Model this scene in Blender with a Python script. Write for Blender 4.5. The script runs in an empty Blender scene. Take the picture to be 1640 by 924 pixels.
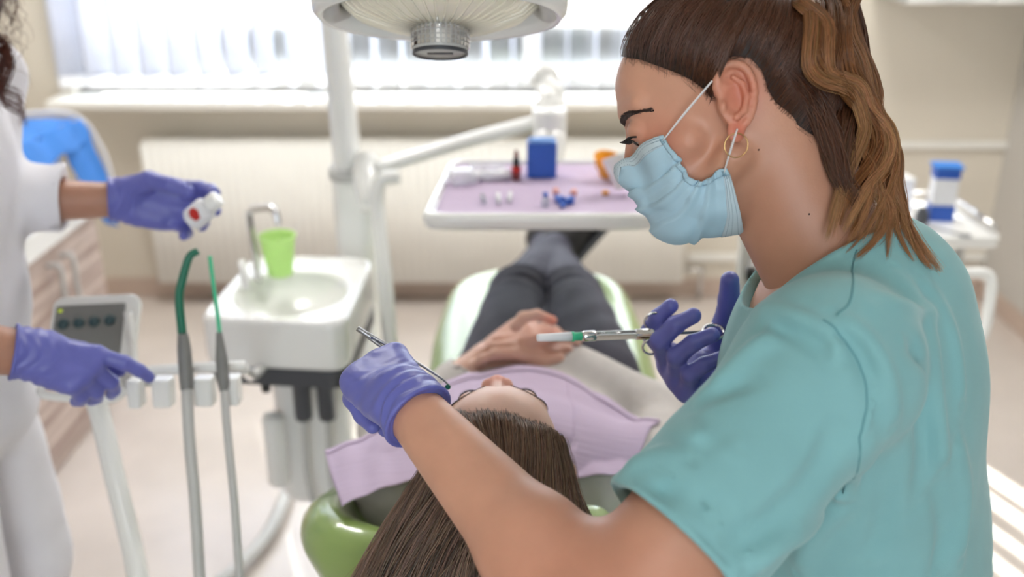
import bpy, bmesh, math, random
import numpy as np
from mathutils import Matrix, Vector
random.seed(7); rng = np.random.default_rng(7)
sc = bpy.context.scene
COL = sc.collection
# ------------------------------------------------------------------ camera
CAM = np.array([0, 0, 1.65]); PITCH = math.radians(22.0); F = 1594.4
FW = np.array([0, math.cos(PITCH), -math.sin(PITCH)]); UP = np.array([0, math.sin(PITCH), math.cos(PITCH)]); RT = np.array([1.0, 0, 0])
def ray(px, py): return FW + (px - 820) / F * RT + (462 - py) / F * UP
def P(px, py, d): return CAM + d * ray(px, py)          # a point read off the picture, at its true depth
def PZ(px, py, z): r = ray(px, py); return CAM + r * ((z - CAM[2]) / r[2])
def proj(p):
    q = np.asarray(p) - CAM; d = q @ FW
    return 820 + F * (q @ RT) / d, 462 - F * (q @ UP) / d, d
cam = bpy.data.cameras.new('camera'); camo = bpy.data.objects.new('camera', cam); COL.objects.link(camo)
camo.location = CAM; camo.rotation_euler = (math.radians(90) - PITCH, 0, 0)
cam.lens = 35; cam.sensor_width = 36; cam.clip_start = 0.05; cam.clip_end = 200
cam.dof.use_dof = True; cam.dof.focus_distance = 0.98; cam.dof.aperture_fstop = 2.8
sc.camera = camo
# ------------------------------------------------------------------ light and exposure
sc.view_settings.view_transform = 'Standard'; sc.view_settings.look = 'None'
sc.view_settings.gamma = 1.0; sc.view_settings.use_curve_mapping = False
sc.view_settings.exposure = 0.12
try:
    sc.cycles.use_denoising = True; sc.cycles.max_bounces = 8; sc.cycles.sample_clamp_indirect = 8
    sc.cycles.use_adaptive_sampling = True; sc.cycles.caustics_reflective = False; sc.cycles.caustics_refractive = False
except Exception: pass
WORLD_STRENGTH = 10.0; SUN_ENERGY = 20.0; CEIL_FILL_WATTS = 20.0; BACK_WATTS = 32.0
w = bpy.data.worlds.new('daylight'); sc.world = w; w.use_nodes = True
bg = w.node_tree.nodes['Background']; bg.inputs['Color'].default_value = (0.90, 0.95, 1.0, 1); bg.inputs['Strength'].default_value = WORLD_STRENGTH
def light(name, typ, loc, direction, energy, color=(1, 1, 1), **kw):
    l = bpy.data.lights.new(name, typ); o = bpy.data.objects.new(name, l); COL.objects.link(o)
    l.energy = energy; l.color = color; o.location = loc
    o.rotation_euler = Vector(direction).to_track_quat('-Z', 'Y').to_euler()
    for k, v in kw.items():
        if k == 'portal': l.cycles.is_portal = v
        else: setattr(l, k, v)
    return o
light('sun', 'SUN', (1, 6, 5), (0.30, -0.80, -0.72), SUN_ENERGY, (1.0, 0.94, 0.84), angle=math.radians(0.6))
light('window_portal', 'AREA', (-0.38, 4.22, 1.58), (0, -1, 0), 1.0, shape='RECTANGLE', size=2.76, size_y=1.36, portal=True)
light('rear_window_portal', 'AREA', (0.0, -2.22, 1.6), (0, 1, 0), 1.0, shape='RECTANGLE', size=1.1, size_y=1.5, portal=True)  # daylight through the added rear window, front fill
# ------------------------------------------------------------------ materials
def lin(c): return tuple(((v / 255) / 12.92 if v / 255 <= 0.04045 else ((v / 255 + 0.055) / 1.055) ** 2.4) for v in c)
def mat(name, rgb, rough=0.5, metal=0.0, spec=0.5, var=0.0, vscale=20, bump=0.0, bscale=200, sss=0.0, trans=0.0, alpha=1.0,
        coat=0.0, attr=None, emit=0.0, ior=None, sheen=0.0, bdist=0.001, stretch=None, thin=0.0):
    m = bpy.data.materials.new(name); m.use_nodes = True; nt = m.node_tree; N = nt.nodes; L = nt.links
    b = N['Principled BSDF']; col = lin(rgb) + (1,)
    b.inputs['Base Color'].default_value = col; b.inputs['Roughness'].default_value = rough; b.inputs['Metallic'].default_value = metal
    b.inputs['Specular IOR Level'].default_value = spec
    if ior: b.inputs['IOR'].default_value = ior
    if trans: b.inputs['Transmission Weight'].default_value = trans
    if alpha < 1: b.inputs['Alpha'].default_value = alpha
    if coat: b.inputs['Coat Weight'].default_value = coat; b.inputs['Coat Roughness'].default_value = 0.08
    if sheen: b.inputs['Sheen Weight'].default_value = sheen
    if sss:
        b.inputs['Subsurface Weight'].default_value = sss; b.inputs['Subsurface Radius'].default_value = (1.0, 0.35, 0.2); b.inputs['Subsurface Scale'].default_value = 0.006
    if emit: b.inputs['Emission Color'].default_value = col; b.inputs['Emission Strength'].default_value = emit
    tc = N.new('ShaderNodeTexCoord'); src = tc.outputs['Object']
    if stretch:
        mp = N.new('ShaderNodeMapping'); mp.inputs['Scale'].default_value = stretch; L.new(src, mp.inputs['Vector']); src = mp.outputs['Vector']
    if attr or var:
        n = N.new('ShaderNodeTexNoise'); n.inputs['Scale'].default_value = vscale; n.inputs['Detail'].default_value = 4; L.new(src, n.inputs['Vector'])
        mx = N.new('ShaderNodeMix'); mx.data_type = 'RGBA'; mx.blend_type = 'MULTIPLY'
        mx.inputs['Factor'].default_value = 1.0
        mr = N.new('ShaderNodeMapRange'); mr.inputs['From Min'].default_value = 0.3; mr.inputs['From Max'].default_value = 0.7
        mr.inputs['To Min'].default_value = 1 - var; mr.inputs['To Max'].default_value = 1.0
        L.new(n.outputs['Fac'], mr.inputs['Value']); L.new(mr.outputs['Result'], mx.inputs['B'])
        if attr:
            at = N.new('ShaderNodeAttribute'); at.attribute_name = attr; L.new(at.outputs['Color'], mx.inputs['A'])
        else: mx.inputs['A'].default_value = col
        L.new(mx.outputs['Result'], b.inputs['Base Color'])
    if bump:
        n2 = N.new('ShaderNodeTexNoise'); n2.inputs['Scale'].default_value = bscale; n2.inputs['Detail'].default_value = 3; L.new(src, n2.inputs['Vector'])
        bp = N.new('ShaderNodeBump'); bp.inputs['Strength'].default_value = bump; bp.inputs['Distance'].default_value = bdist
        L.new(n2.outputs['Fac'], bp.inputs['Height']); L.new(bp.outputs['Normal'], b.inputs['Normal'])
    if thin:                                              # thin cloth, paper or glass: part of the light passes through
        tr = N.new('ShaderNodeBsdfTranslucent'); tr.inputs['Color'].default_value = col
        ms = N.new('ShaderNodeMixShader'); ms.inputs[0].default_value = thin
        L.new(b.outputs[0], ms.inputs[1]); L.new(tr.outputs[0], ms.inputs[2]); L.new(ms.outputs[0], N['Material Output'].inputs['Surface'])
    return m
def clear_mat(name, rgb, fac=0.12, rough=0.03):
    m = bpy.data.materials.new(name); m.use_nodes = True; nt = m.node_tree; N = nt.nodes; L = nt.links
    N.remove(N['Principled BSDF']); t = N.new('ShaderNodeBsdfTransparent'); t.inputs['Color'].default_value = lin(rgb) + (1,)
    g = N.new('ShaderNodeBsdfGlossy'); g.inputs['Roughness'].default_value = rough
    ms = N.new('ShaderNodeMixShader'); ms.inputs[0].default_value = fac
    L.new(t.outputs[0], ms.inputs[1]); L.new(g.outputs[0], ms.inputs[2]); L.new(ms.outputs[0], N['Material Output'].inputs['Surface'])
    return m
M = {}
M['wall'] = mat('wall_paint', (222, 214, 200), 0.85, var=0.04, vscale=3, bump=0.1, bscale=150)
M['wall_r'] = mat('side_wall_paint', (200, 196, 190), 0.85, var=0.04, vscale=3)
M['ceil'] = mat('ceiling_paint', (240, 238, 232), 0.9, var=0.03, vscale=4)
M['floor'] = mat('vinyl_floor', (218, 208, 200), 0.16, spec=0.8, var=0.08, vscale=6, bump=0.04, bscale=60)
M['skirt'] = mat('skirting_vinyl', (200, 180, 166), 0.5, var=0.05, vscale=8)
M['trim'] = mat('white_trim', (240, 238, 232), 0.4, var=0.03, vscale=8)
M['white'] = mat('white_enamel', (240, 240, 238), 0.22, coat=0.4, var=0.02, vscale=9)
M['whitem'] = mat('white_matt_plastic', (232, 232, 230), 0.45, var=0.03, vscale=15)
M['grey'] = mat('grey_plastic', (128, 128, 126), 0.5, var=0.06, vscale=40)
M['lgrey'] = mat('light_grey_plastic', (196, 196, 194), 0.4, var=0.04, vscale=40)
M['dgrey'] = mat('dark_grey_plastic', (70, 72, 78), 0.4, var=0.06, vscale=30)
M['black'] = mat('black_plastic', (22, 22, 24), 0.35, var=0.2, vscale=60)
M['chrome'] = mat('chrome', (215, 215, 215), 0.12, 1.0, var=0.05, vscale=50)
M['steel'] = mat('brushed_steel', (150, 152, 156), 0.28, 1.0, var=0.1, vscale=80)
M['gold'] = mat('gold_metal', (225, 190, 130), 0.18, 1.0, var=0.04, vscale=80)
M['green'] = mat('green_upholstery', (146, 172, 98), 0.30, coat=0.8, var=0.05, vscale=12, bump=0.15, bscale=400)
M['bib'] = mat('lilac_tissue', (198, 180, 206), 0.8, var=0.05, vscale=20, bump=0.8, bscale=45, bdist=0.0015, stretch=(0.25, 4, 0.25))
M['teal'] = mat('teal_cotton', (132, 184, 188), 0.85, var=0.05, vscale=25, bump=0.35, bscale=900, bdist=0.0004, sheen=0.2)
M['tunic'] = mat('white_cotton', (232, 230, 236), 0.85, var=0.04, vscale=20, bump=0.4, bscale=500)
M['sweat'] = mat('grey_knit', (206, 201, 198), 0.9, var=0.08, vscale=60, bump=0.5, bscale=500, bdist=0.001)
M['jeans'] = mat('charcoal_denim', (64, 63, 78), 0.75, var=0.14, vscale=30, bump=0.4, bscale=600, bdist=0.0006)
M['glove'] = mat('nitrile_glove', (104, 108, 186), 0.40, var=0.07, vscale=35, bump=0.35, bscale=70, bdist=0.0015, sss=0.05)
def skin_mat(name, rgb, attr=None): 
    return mat(name, rgb, 0.45, attr=attr, sss=0.12, var=0.10, vscale=28, bump=0.25, bscale=500, bdist=0.0005)
M['skin'] = skin_mat('skin_warm', (204, 150, 124), 'col'); M['skin_p'] = skin_mat('skin_pale', (218, 178, 160), 'col'); M['skin_a'] = skin_mat('skin_tan', (180, 132, 110))
M['hair'] = mat('hair_strands', (90, 55, 30), 0.34, attr='col', var=0.12, vscale=120, spec=0.6)
M['hairbase'] = mat('hair_under', (38, 24, 18), 0.6, var=0.3, vscale=90)
M['mask'] = mat('mask_blue', (192, 224, 240), 0.75, var=0.05, vscale=40, bump=0.3, bscale=900, bdist=0.0004, thin=0.18)
M['mask_w'] = mat('mask_binding', (216, 232, 240), 0.75, var=0.04, vscale=40, thin=0.2)
M['dots'] = mat('stitch_grey', (104, 140, 160), 0.8, var=0.05)
M['elastic'] = mat('white_elastic', (236, 236, 238), 0.8, bump=0.4, bscale=900)
M['blue'] = mat('blue_plastic', (40, 92, 190), 0.4, var=0.05, vscale=40)
M['bluecloth'] = mat('blue_cloth', (70, 140, 225), 0.8, var=0.12, vscale=18, thin=0.15)
M['paper'] = mat('white_paper', (236, 236, 240), 0.7, var=0.03, vscale=40)
M['red'] = mat('red_print', (196, 36, 30), 0.5, var=0.05)
M['amber'] = mat('amber_glass', (120, 30, 12), 0.1, coat=0.5, var=0.1, vscale=50)
M['orange'] = mat('orange_rubber', (250, 170, 20), 0.35, var=0.05, vscale=40)
M['dgreen'] = mat('dark_green_plastic', (10, 110, 84), 0.3, var=0.06, vscale=50)
M['mgreen'] = mat('mint_green_plastic', (70, 200, 150), 0.35, var=0.04, vscale=50)
M['cup'] = mat('lime_plastic', (222, 246, 184), 0.3, var=0.03, thin=0.6)
M['glass'] = clear_mat('window_glass', (250, 253, 255), 0.06)
M['cartridge'] = clear_mat('clear_glass', (225, 232, 235), 0.22)
M['film'] = mat('clear_film', (238, 238, 244), 0.15, alpha=0.55, coat=0.6, bump=1.0, bscale=40, bdist=0.004)
M['blind'] = mat('blind_fabric', (214, 218, 232), 0.85, var=0.04, vscale=20, thin=0.12)
M['facade'] = mat('pale_render', (225, 222, 218), 0.9, var=0.06, vscale=1)
M['facade_glass'] = mat('facade_window', (228, 232, 238), 0.2, var=0.1, vscale=1)
M['lens'] = mat('ribbed_glass', (246, 240, 222), 0.12, coat=0.8, var=0.06, vscale=14, stretch=(1, 8, 1))
M['asphalt'] = mat('street_paving', (150, 148, 146), 0.9, var=0.1, vscale=2)
M['lash'] = mat('lash_black', (16, 11, 10), 0.5); M['brow'] = mat('brow_hair', (52, 32, 24), 0.6, var=0.2, vscale=90)
M['iris'] = mat('iris_brown', (52, 34, 24), 0.15, coat=0.6, var=0.3, vscale=900)
M['eye'] = mat('eye_white', (216, 206, 200), 0.15, coat=0.6, var=0.03)
M['lampglow'] = mat('lamp_diffuser', (255, 250, 240), 0.5, emit=3.0)  # glowing face of the added ceiling fill panels
def wood_mat():
    m = bpy.data.materials.new('striped_oak_laminate'); m.use_nodes = True; nt = m.node_tree; N = nt.nodes; L = nt.links; b = N['Principled BSDF']
    tc = N.new('ShaderNodeTexCoord'); mp = N.new('ShaderNodeMapping'); mp.inputs['Scale'].default_value = (1, 0.55, 11); L.new(tc.outputs['Object'], mp.inputs['Vector'])
    n = N.new('ShaderNodeTexNoise'); n.inputs['Scale'].default_value = 3.0; n.inputs['Detail'].default_value = 5; L.new(mp.outputs['Vector'], n.inputs['Vector'])
    cr = N.new('ShaderNodeValToRGB'); e = cr.color_ramp.elements; e[0].position = 0.36; e[0].color = lin((158, 136, 126)) + (1,); e[1].position = 0.66; e[1].color = lin((214, 198, 188)) + (1,)
    L.new(n.outputs['Fac'], cr.inputs['Fac']); L.new(cr.outputs['Color'], b.inputs['Base Color']); b.inputs['Roughness'].default_value = 0.45
    return m
M['wood'] = wood_mat()
# ------------------------------------------------------------------ object helpers
def tag(o, label=None, cat=None, group=None, kind=None):
    if label: o['label'] = label
    if cat: o['category'] = cat
    if group: o['group'] = group
    if kind: o['kind'] = kind
    return o
def thing(name, label, cat, loc=(0, 0, 0), group=None):
    o = bpy.data.objects.new(name, None); COL.objects.link(o); o.location = loc; o.empty_display_size = 0.05
    return tag(o, label, cat, group)
def base_loc(p):
    l = Vector((0, 0, 0))
    while p is not None: l += p.location + p.matrix_parent_inverse.to_translation(); p = p.parent
    return l
def obj(name, me, m, parent=None, smooth=True, bevel=0, seg=2, local=False):
    """link a mesh; its vertices are in world space unless local"""
    if isinstance(me, MB): me = me.mesh(name)
    me.materials.clear(); me.materials.append(m)
    if smooth: me.polygons.foreach_set('use_smooth', [True] * len(me.polygons))
    o = bpy.data.objects.new(name, me); COL.objects.link(o)
    if bevel:
        md = o.modifiers.new('bevel', 'BEVEL'); md.width = bevel; md.segments = seg; md.limit_method = 'ANGLE'; md.angle_limit = math.radians(40)
        md.harden_normals = False
    if smooth and bevel:
        md = o.modifiers.new('wn', 'WEIGHTED_NORMAL')
    if parent:
        o.parent = parent
        if not local: o.matrix_parent_inverse = Matrix.Translation(-base_loc(parent))
    return o
def npmesh(name, V, Q):
    V = np.asarray(V, dtype=np.float32); Q = np.asarray(Q, dtype=np.int32)
    me = bpy.data.meshes.new(name); me.vertices.add(len(V)); me.vertices.foreach_set('co', V.ravel())
    k = Q.shape[1]; me.loops.add(Q.size); me.loops.foreach_set('vertex_index', Q.ravel())
    me.polygons.add(len(Q)); me.polygons.foreach_set('loop_start', np.arange(len(Q), dtype=np.int32) * k)
    try: me.polygons.foreach_set('loop_total', np.full(len(Q), k, dtype=np.int32))
    except Exception: pass
    me.update(calc_edges=True); me.validate(); return me
def nrm(v): v = np.asarray(v, float); return v / (np.linalg.norm(v) + 1e-12)
def spline(pts, n):
    """Catmull-Rom through the points, n samples"""
    p = np.asarray(pts, float); m = len(p)
    if m == 2: t = np.linspace(0, 1, n)[:, None]; return p[0] * (1 - t) + p[1] * t
    q = np.vstack([2 * p[0] - p[1], p, 2 * p[-1] - p[-2]]); t = np.linspace(0, m - 1 - 1e-9, n); i = t.astype(int); f = (t - i)[:, None]
    a, b, c, d = q[i], q[i + 1], q[i + 2], q[i + 3]
    return 0.5 * ((2 * b) + (c - a) * f + (2 * a - 5 * b + 4 * c - d) * f * f + (3 * b - a - 3 * c + d) * f ** 3)
class MB:
    def __init__(s): s.v = []; s.f = []
    def add(s, v, f):
        k = len(s.v); s.v += [tuple(map(float, x)) for x in v]; s.f += [tuple(i + k for i in q) for q in f]; return s
    def box(s, c, size, rot=None, taper=(1, 1)):
        c = np.asarray(c, float); hx, hy, hz = [x / 2 for x in size]; V = []
        for z in (-hz, hz):
            tx, ty = taper if z > 0 else (1, 1)
            for x, y in ((-hx, -hy), (hx, -hy), (hx, hy), (-hx, hy)): V.append(np.array([x * tx, y * ty, z]))
        if rot is not None: V = [rot @ v for v in V]
        return s.add([v + c for v in V], [(3, 2, 1, 0), (4, 5, 6, 7), (0, 1, 5, 4), (1, 2, 6, 5), (2, 3, 7, 6), (3, 0, 4, 7)])
    def tube(s, pts, r, seg=12, caps=True, n=None, closed=False, flat=None):
        p = spline(pts, n) if n else np.asarray(pts, float); m = len(p)
        R = np.interp(np.linspace(0, 1, m), np.linspace(0, 1, len(r)), r) if hasattr(r, '__len__') else np.full(m, r)
        T = np.gradient(p, axis=0)
        if closed: T = np.roll(p, -1, 0) - np.roll(p, 1, 0)
        T /= np.linalg.norm(T, axis=1)[:, None] + 1e-12
        a = np.array([0, 0, 1.0]) if abs(T[0][2]) < 0.9 else np.array([1.0, 0, 0]); u = nrm(np.cross(T[0], a)); V = []
        for i in range(m):
            u = nrm(u - T[i] * (u @ T[i])); v = np.cross(T[i], u)
            for j in range(seg):
                t = 2 * math.pi * j / seg; cu, cv = math.cos(t), math.sin(t)
                if flat: cv *= flat
                V.append(p[i] + R[i] * (cu * u + cv * v))
        Fc = []
        for i in range(m if closed else m - 1):
            for j in range(seg):
                i2 = (i + 1) % m; Fc.append((i * seg + j, i2 * seg + j, i2 * seg + (j + 1) % seg, i * seg + (j + 1) % seg))
        if caps and not closed: Fc.append(tuple(range(seg))); Fc.append(tuple((m - 1) * seg + j for j in reversed(range(seg))))
        return s.add(V, Fc)
    def lathe(s, prof, o=(0, 0, 0), rot=None, seg=40, sx=1, sy=1):
        """prof: (radius, height) pairs round the local z axis"""
        o = np.asarray(o, float); V = []
        for r, z in prof:
            for j in range(seg):
                t = 2 * math.pi * j / seg; v = np.array([r * math.cos(t) * sx, r * math.sin(t) * sy, z]); V.append(o + (rot @ v if rot is not None else v))
        Fc = [(i * seg + j, i * seg + (j + 1) % seg, (i + 1) * seg + (j + 1) % seg, (i + 1) * seg + j) for i in range(len(prof) - 1) for j in range(seg)]
        if prof[0][0] > 1e-5: Fc.append(tuple(reversed(range(seg))))
        if prof[-1][0] > 1e-5: Fc.append(tuple((len(prof) - 1) * seg + j for j in range(seg)))
        return s.add(V, Fc)
    def prism(s, poly, z0, z1, o=(0, 0, 0), rot=None, top=None):
        n = len(poly); o = np.asarray(o, float); V = [np.array([x, y, z0]) for x, y in poly] + [np.array([x, y, z1]) for x, y in (top or poly)]
        V = [o + (rot @ v if rot is not None else v) for v in V]
        return s.add(V, [tuple(reversed(range(n))), tuple(range(n, 2 * n))] + [(i, (i + 1) % n, n + (i + 1) % n, n + i) for i in range(n)])
    def grid(s, G, thick=0.0):
        """G: (n,m,3) points; a thin closed sheet if thick"""
        n, m = G.shape[:2]; V = G.reshape(-1, 3); Fc = [(i * m + j, (i + 1) * m + j, (i + 1) * m + j + 1, i * m + j + 1) for i in range(n - 1) for j in range(m - 1)]
        if not thick: return s.add(V, Fc)
        du = np.gradient(G, axis=0); dv = np.gradient(G, axis=1); N_ = np.cross(du, dv); N_ /= np.linalg.norm(N_, axis=2)[..., None] + 1e-12
        V2 = (G - N_ * thick).reshape(-1, 3); k = n * m
        F2 = [tuple(k + a for a in reversed(q)) for q in Fc]
        e = [(i * m) for i in range(n)]; ring = [j for j in range(m)] + [i * m + m - 1 for i in range(1, n)] + [(n - 1) * m + j for j in range(m - 2, -1, -1)] + [i * m for i in range(n - 2, 0, -1)]
        F3 = [(ring[i], ring[(i + 1) % len(ring)], k + ring[(i + 1) % len(ring)], k + ring[i]) for i in range(len(ring))]
        return s.add(np.vstack([V, V2]), Fc + F2 + F3)
    def mesh(s, name):
        me = bpy.data.meshes.new(name); me.from_pydata(s.v, [], s.f); me.update()
        bm = bmesh.new(); bm.from_mesh(me); bmesh.ops.recalc_face_normals(bm, faces=bm.faces); bm.to_mesh(me); bm.free(); return me
def rrect(w, h, r, n=5):
    out = []
    for cx, cy, a0 in ((w / 2 - r, h / 2 - r, 0), (-w / 2 + r, h / 2 - r, 90), (-w / 2 + r, -h / 2 + r, 180), (w / 2 - r, -h / 2 + r, 270)):
        for i in range(n + 1): a = math.radians(a0 + 90 * i / n); out.append((cx + r * math.cos(a), cy + r * math.sin(a)))
    return out
def R3(axis, deg): return np.array(Matrix.Rotation(math.radians(deg), 3, axis))
def basis(x, y, z): return np.array([x, y, z]).T
def aim(z, hint=(0, 0, 1)):
    """rotation whose local z axis points along z"""
    z = nrm(z); h = np.asarray(hint, float)
    if abs(z @ nrm(h)) > 0.97: h = np.array([0, 1.0, 0])
    x = nrm(np.cross(h, z)); return basis(x, np.cross(z, x), z)
# ------------------------------------------------------------------ implicit surfaces
def cone(a, b, ra, rb=None):
    a = np.asarray(a, float); b = np.asarray(b, float); rb = ra if rb is None else rb; ba = b - a; L2 = ba @ ba + 1e-12
    def f(p):
        q = p - a; t = np.clip(q @ ba / L2, 0, 1); return np.linalg.norm(q - t[:, None] * ba, axis=1) - (ra + (rb - ra) * t)
    return f
def ell(c, r, Rm=None):
    c = np.asarray(c, float); r = np.asarray(r, float)
    def f(p):
        q = p - c
        if Rm is not None: q = q @ Rm
        k0 = np.linalg.norm(q / r, axis=1); k1 = np.linalg.norm(q / (r * r), axis=1); return k0 * (k0 - 1) / (k1 + 1e-9)
    return f
def rbox(c, h, rad, Rm=None):
    c = np.asarray(c, float); h = np.asarray(h, float) - rad
    def f(p):
        q = p - c
        if Rm is not None: q = q @ Rm
        q = np.abs(q) - h; return np.linalg.norm(np.maximum(q, 0), axis=1) + np.minimum(q.max(1), 0) - rad
    return f
def torus(c, n, R, r):
    c = np.asarray(c, float); n = nrm(n)
    def f(p):
        q = p - c; z = q @ n; return np.hypot(np.linalg.norm(q - z[:, None] * n, axis=1) - R, z) - r
    return f
def half(c, n):
    c = np.asarray(c, float); n = nrm(n); return lambda p: (p - c) @ n            # negative behind the plane
def smin(a, b, k): h = np.maximum(k - np.abs(a - b), 0) / k; return np.minimum(a, b) - h * h * k / 4
def U(k, *fs):
    def f(p):
        d = fs[0](p)
        for g in fs[1:]: d = smin(d, g(p), k)
        return d
    return f
def SUB(k, a, b): return lambda p: -smin(-a(p), b(p), k)
def CUT(k, a, b): return lambda p: -smin(-a(p), -b(p), k)                          # intersection
def OFF(a, d): return lambda p: a(p) - d
def DISP(a, g): return lambda p: a(p) + g(p)
def wob(p, amp, s, seed=0):
    r = np.random.default_rng(seed); d = 0
    for i in range(5): k = r.normal(size=3); k *= s * (1 + 0.5 * i) / np.linalg.norm(k); d = d + np.sin(p @ k + r.uniform(0, 6)) / (1 + i * 0.6)
    return d * amp * 0.5
def chain(pts, rad, k=0.01):
    fs = [cone(pts[i], pts[i + 1], rad[i], rad[i + 1]) for i in range(len(pts) - 1)]; return U(k, *fs)
def mesh_sdf(name, f, lo, hi, h, chunk=400000):
    lo = np.asarray(lo, float); hi = np.asarray(hi, float); B = 4
    nb = np.ceil((hi - lo) / (h * B)).astype(int); n = nb * B + 1
    gx = [lo[i] + h * B * (np.arange(nb[i]) + 0.5) for i in range(3)]
    cc = np.stack(np.meshgrid(*gx, indexing='ij'), -1).reshape(-1, 3)
    dc = np.concatenate([f(cc[i:i + chunk]) for i in range(0, len(cc), chunk)]).reshape(nb)
    act = np.abs(dc) < h * B * 1.35
    D = np.repeat(np.repeat(np.repeat(np.sign(dc).astype(np.float32), B, 0), B, 1), B, 2); D = np.pad(D, ((0, 1),) * 3, mode='edge') * 9
    Mk = np.zeros(n, bool); a = np.argwhere(act)
    for i in range(B + 1):
        for j in range(B + 1):
            for k in range(B + 1): Mk[a[:, 0] * B + i, a[:, 1] * B + j, a[:, 2] * B + k] = True
    idx = np.argwhere(Mk); vals = np.concatenate([f(lo + idx[i:i + chunk] * h) for i in range(0, len(idx), chunk)]) if len(idx) else np.zeros(0)
    D[Mk] = vals
    S = D < 0; cnt = np.zeros(np.array(n) - 1, np.int8)
    for i in (0, 1):
        for j in (0, 1):
            for k in (0, 1): cnt += S[i:n[0] - 1 + i, j:n[1] - 1 + j, k:n[2] - 1 + k]
    cells = np.argwhere((cnt > 0) & (cnt < 8)); vid = np.full(np.array(n) - 1, -1, np.int64); vid[tuple(cells.T)] = np.arange(len(cells))
    acc = np.zeros((len(cells), 3)); num = np.zeros(len(cells))
    cor = [(i, j, k) for i in (0, 1) for j in (0, 1) for k in (0, 1)]
    for A in cor:
        for ax in range(3):
            if A[ax]: continue
            Bc = list(A); Bc[ax] = 1; ca = cells + A; cb = cells + Bc; da = D[tuple(ca.T)]; db = D[tuple(cb.T)]
            m = (da < 0) != (db < 0); t = np.where(m, da / (da - db + 1e-20), 0); pt = np.asarray(A) + t[:, None] * (np.asarray(Bc) - A)
            acc += pt * m[:, None]; num += m
    V = lo + (cells + acc / num[:, None]) * h
    for _ in range(2):                                     # settle on the true surface
        e = h * 0.5; d0 = f(V); g = np.stack([f(V + e * np.eye(3)[i]) - d0 for i in range(3)], 1) / e
        V = V - np.clip(d0, -h, h)[:, None] * g / (np.sum(g * g, 1)[:, None] + 0.2) * 0.7
    Q = []
    for ax in range(3):
        b, c = (ax + 1) % 3, (ax + 2) % 3; sl0 = [slice(None)] * 3; sl1 = [slice(None)] * 3; sl0[ax] = slice(0, -1); sl1[ax] = slice(1, None)
        ch = S[tuple(sl0)] != S[tuple(sl1)]; e = np.argwhere(ch); ok = (e[:, b] > 0) & (e[:, c] > 0) & (e[:, b] < n[b] - 1) & (e[:, c] < n[c] - 1); e = e[ok]
        q = []
        for ob, oc in ((0, 0), (-1, 0), (-1, -1), (0, -1)):
            x = e.copy(); x[:, b] += ob; x[:, c] += oc; q.append(vid[tuple(x.T)])
        q = np.stack(q, 1); inside = S[tuple(e.T)]; q[inside] = q[inside][:, ::-1]; Q.append(q)
    Q = np.concatenate(Q); Q = Q[(Q >= 0).all(1)][:, ::-1]
    return V, Q
def sdf_obj(name, f, lo, hi, h, m, parent=None, extra=None):
    V, Q = mesh_sdf(name, f, lo, hi, h)
    if extra is not None: V2, Q2 = extra; Q = np.vstack([Q, Q2 + len(V)]); V = np.vstack([V, V2])
    return obj(name, npmesh(name, V, Q), m, parent)
def march(f, px, py, d0=0.4, d1=3.0):
    r = ray(px, py); t = d0
    for _ in range(90):
        v = float(f((CAM + t * r)[None])[0])
        if v < 0.0004: break
        t += v * 0.8
        if t > d1: break
    return CAM + t * r
def grad(f, p, e=0.002):
    p = np.atleast_2d(p); g = np.stack([f(p + e * np.eye(3)[i]) - f(p - e * np.eye(3)[i]) for i in range(3)], 1); return g / (np.linalg.norm(g, axis=1)[:, None] + 1e-9)
def push_out(f, p, off):
    """move points out of a body so that they lie at least off above its skin"""
    for _ in range(6): d = f(p); g = grad(f, p); p = p + g * np.maximum(off - d, 0)[:, None]
    return p
def snap(f, p, off=0.0):
    for _ in range(8): d = f(p); g = grad(f, p); p = p + g * (off - d)[:, None] * 0.9
    return p
def tint(o, base, spots):
    """skin colour per vertex: a base tone with flushed places (point, radius, colour)"""
    me = o.data; V = np.empty(len(me.vertices) * 3, np.float32); me.vertices.foreach_get('co', V); V = V.reshape(-1, 3); C = np.tile(np.array(lin(base)), (len(V), 1))
    for p_, r_, c_ in spots:
        w_ = np.exp(-(np.linalg.norm(V - np.asarray(p_), axis=1) / r_) ** 2)[:, None]; C = C * (1 - w_) + np.array(lin(c_)) * w_
    at = me.color_attributes.new('col', 'FLOAT_COLOR', 'POINT'); at.data.foreach_set('color', np.hstack([C, np.ones((len(C), 1))]).astype(np.float32).ravel())
# strands: S (n,m,3) polylines -> thin three-sided tubes with a colour per vertex
def strand_mesh(name, S, rad, colr, tip=0.25):
    n, m = S.shape[:2]; T = np.gradient(S, axis=1); T /= np.linalg.norm(T, axis=2)[..., None] + 1e-12
    a = np.array([0.3, -0.8, 0.52]); u = np.cross(T, a); u /= np.linalg.norm(u, axis=2)[..., None] + 1e-12; v = np.cross(T, u)
    R = np.asarray(rad).reshape(-1, 1, 1) * np.interp(np.linspace(0, 1, m), [0, 0.12, 0.7, 1], [0.2, 1, 1, tip])[None, :, None]
    V = np.stack([S + R * (math.cos(t) * u + math.sin(t) * v) for t in (0, 2.0944, 4.1888)], 2).reshape(-1, 3)
    i = np.arange(n)[:, None, None] * m * 3 + np.arange(m - 1)[None, :, None] * 3; j = np.arange(3)[None, None, :]; j2 = (j + 1) % 3
    Q = np.stack([i + j, i + j2, i + 3 + j2, i + 3 + j], -1).reshape(-1, 4)
    me = npmesh(name, V, Q); C = np.repeat(colr.reshape(-1, 3), 3, 0); C = np.hstack([C, np.ones((len(C), 1))]).astype(np.float32)
    at = me.color_attributes.new('col', 'FLOAT_COLOR', 'POINT'); at.data.foreach_set('color', C.ravel()); return me
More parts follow.
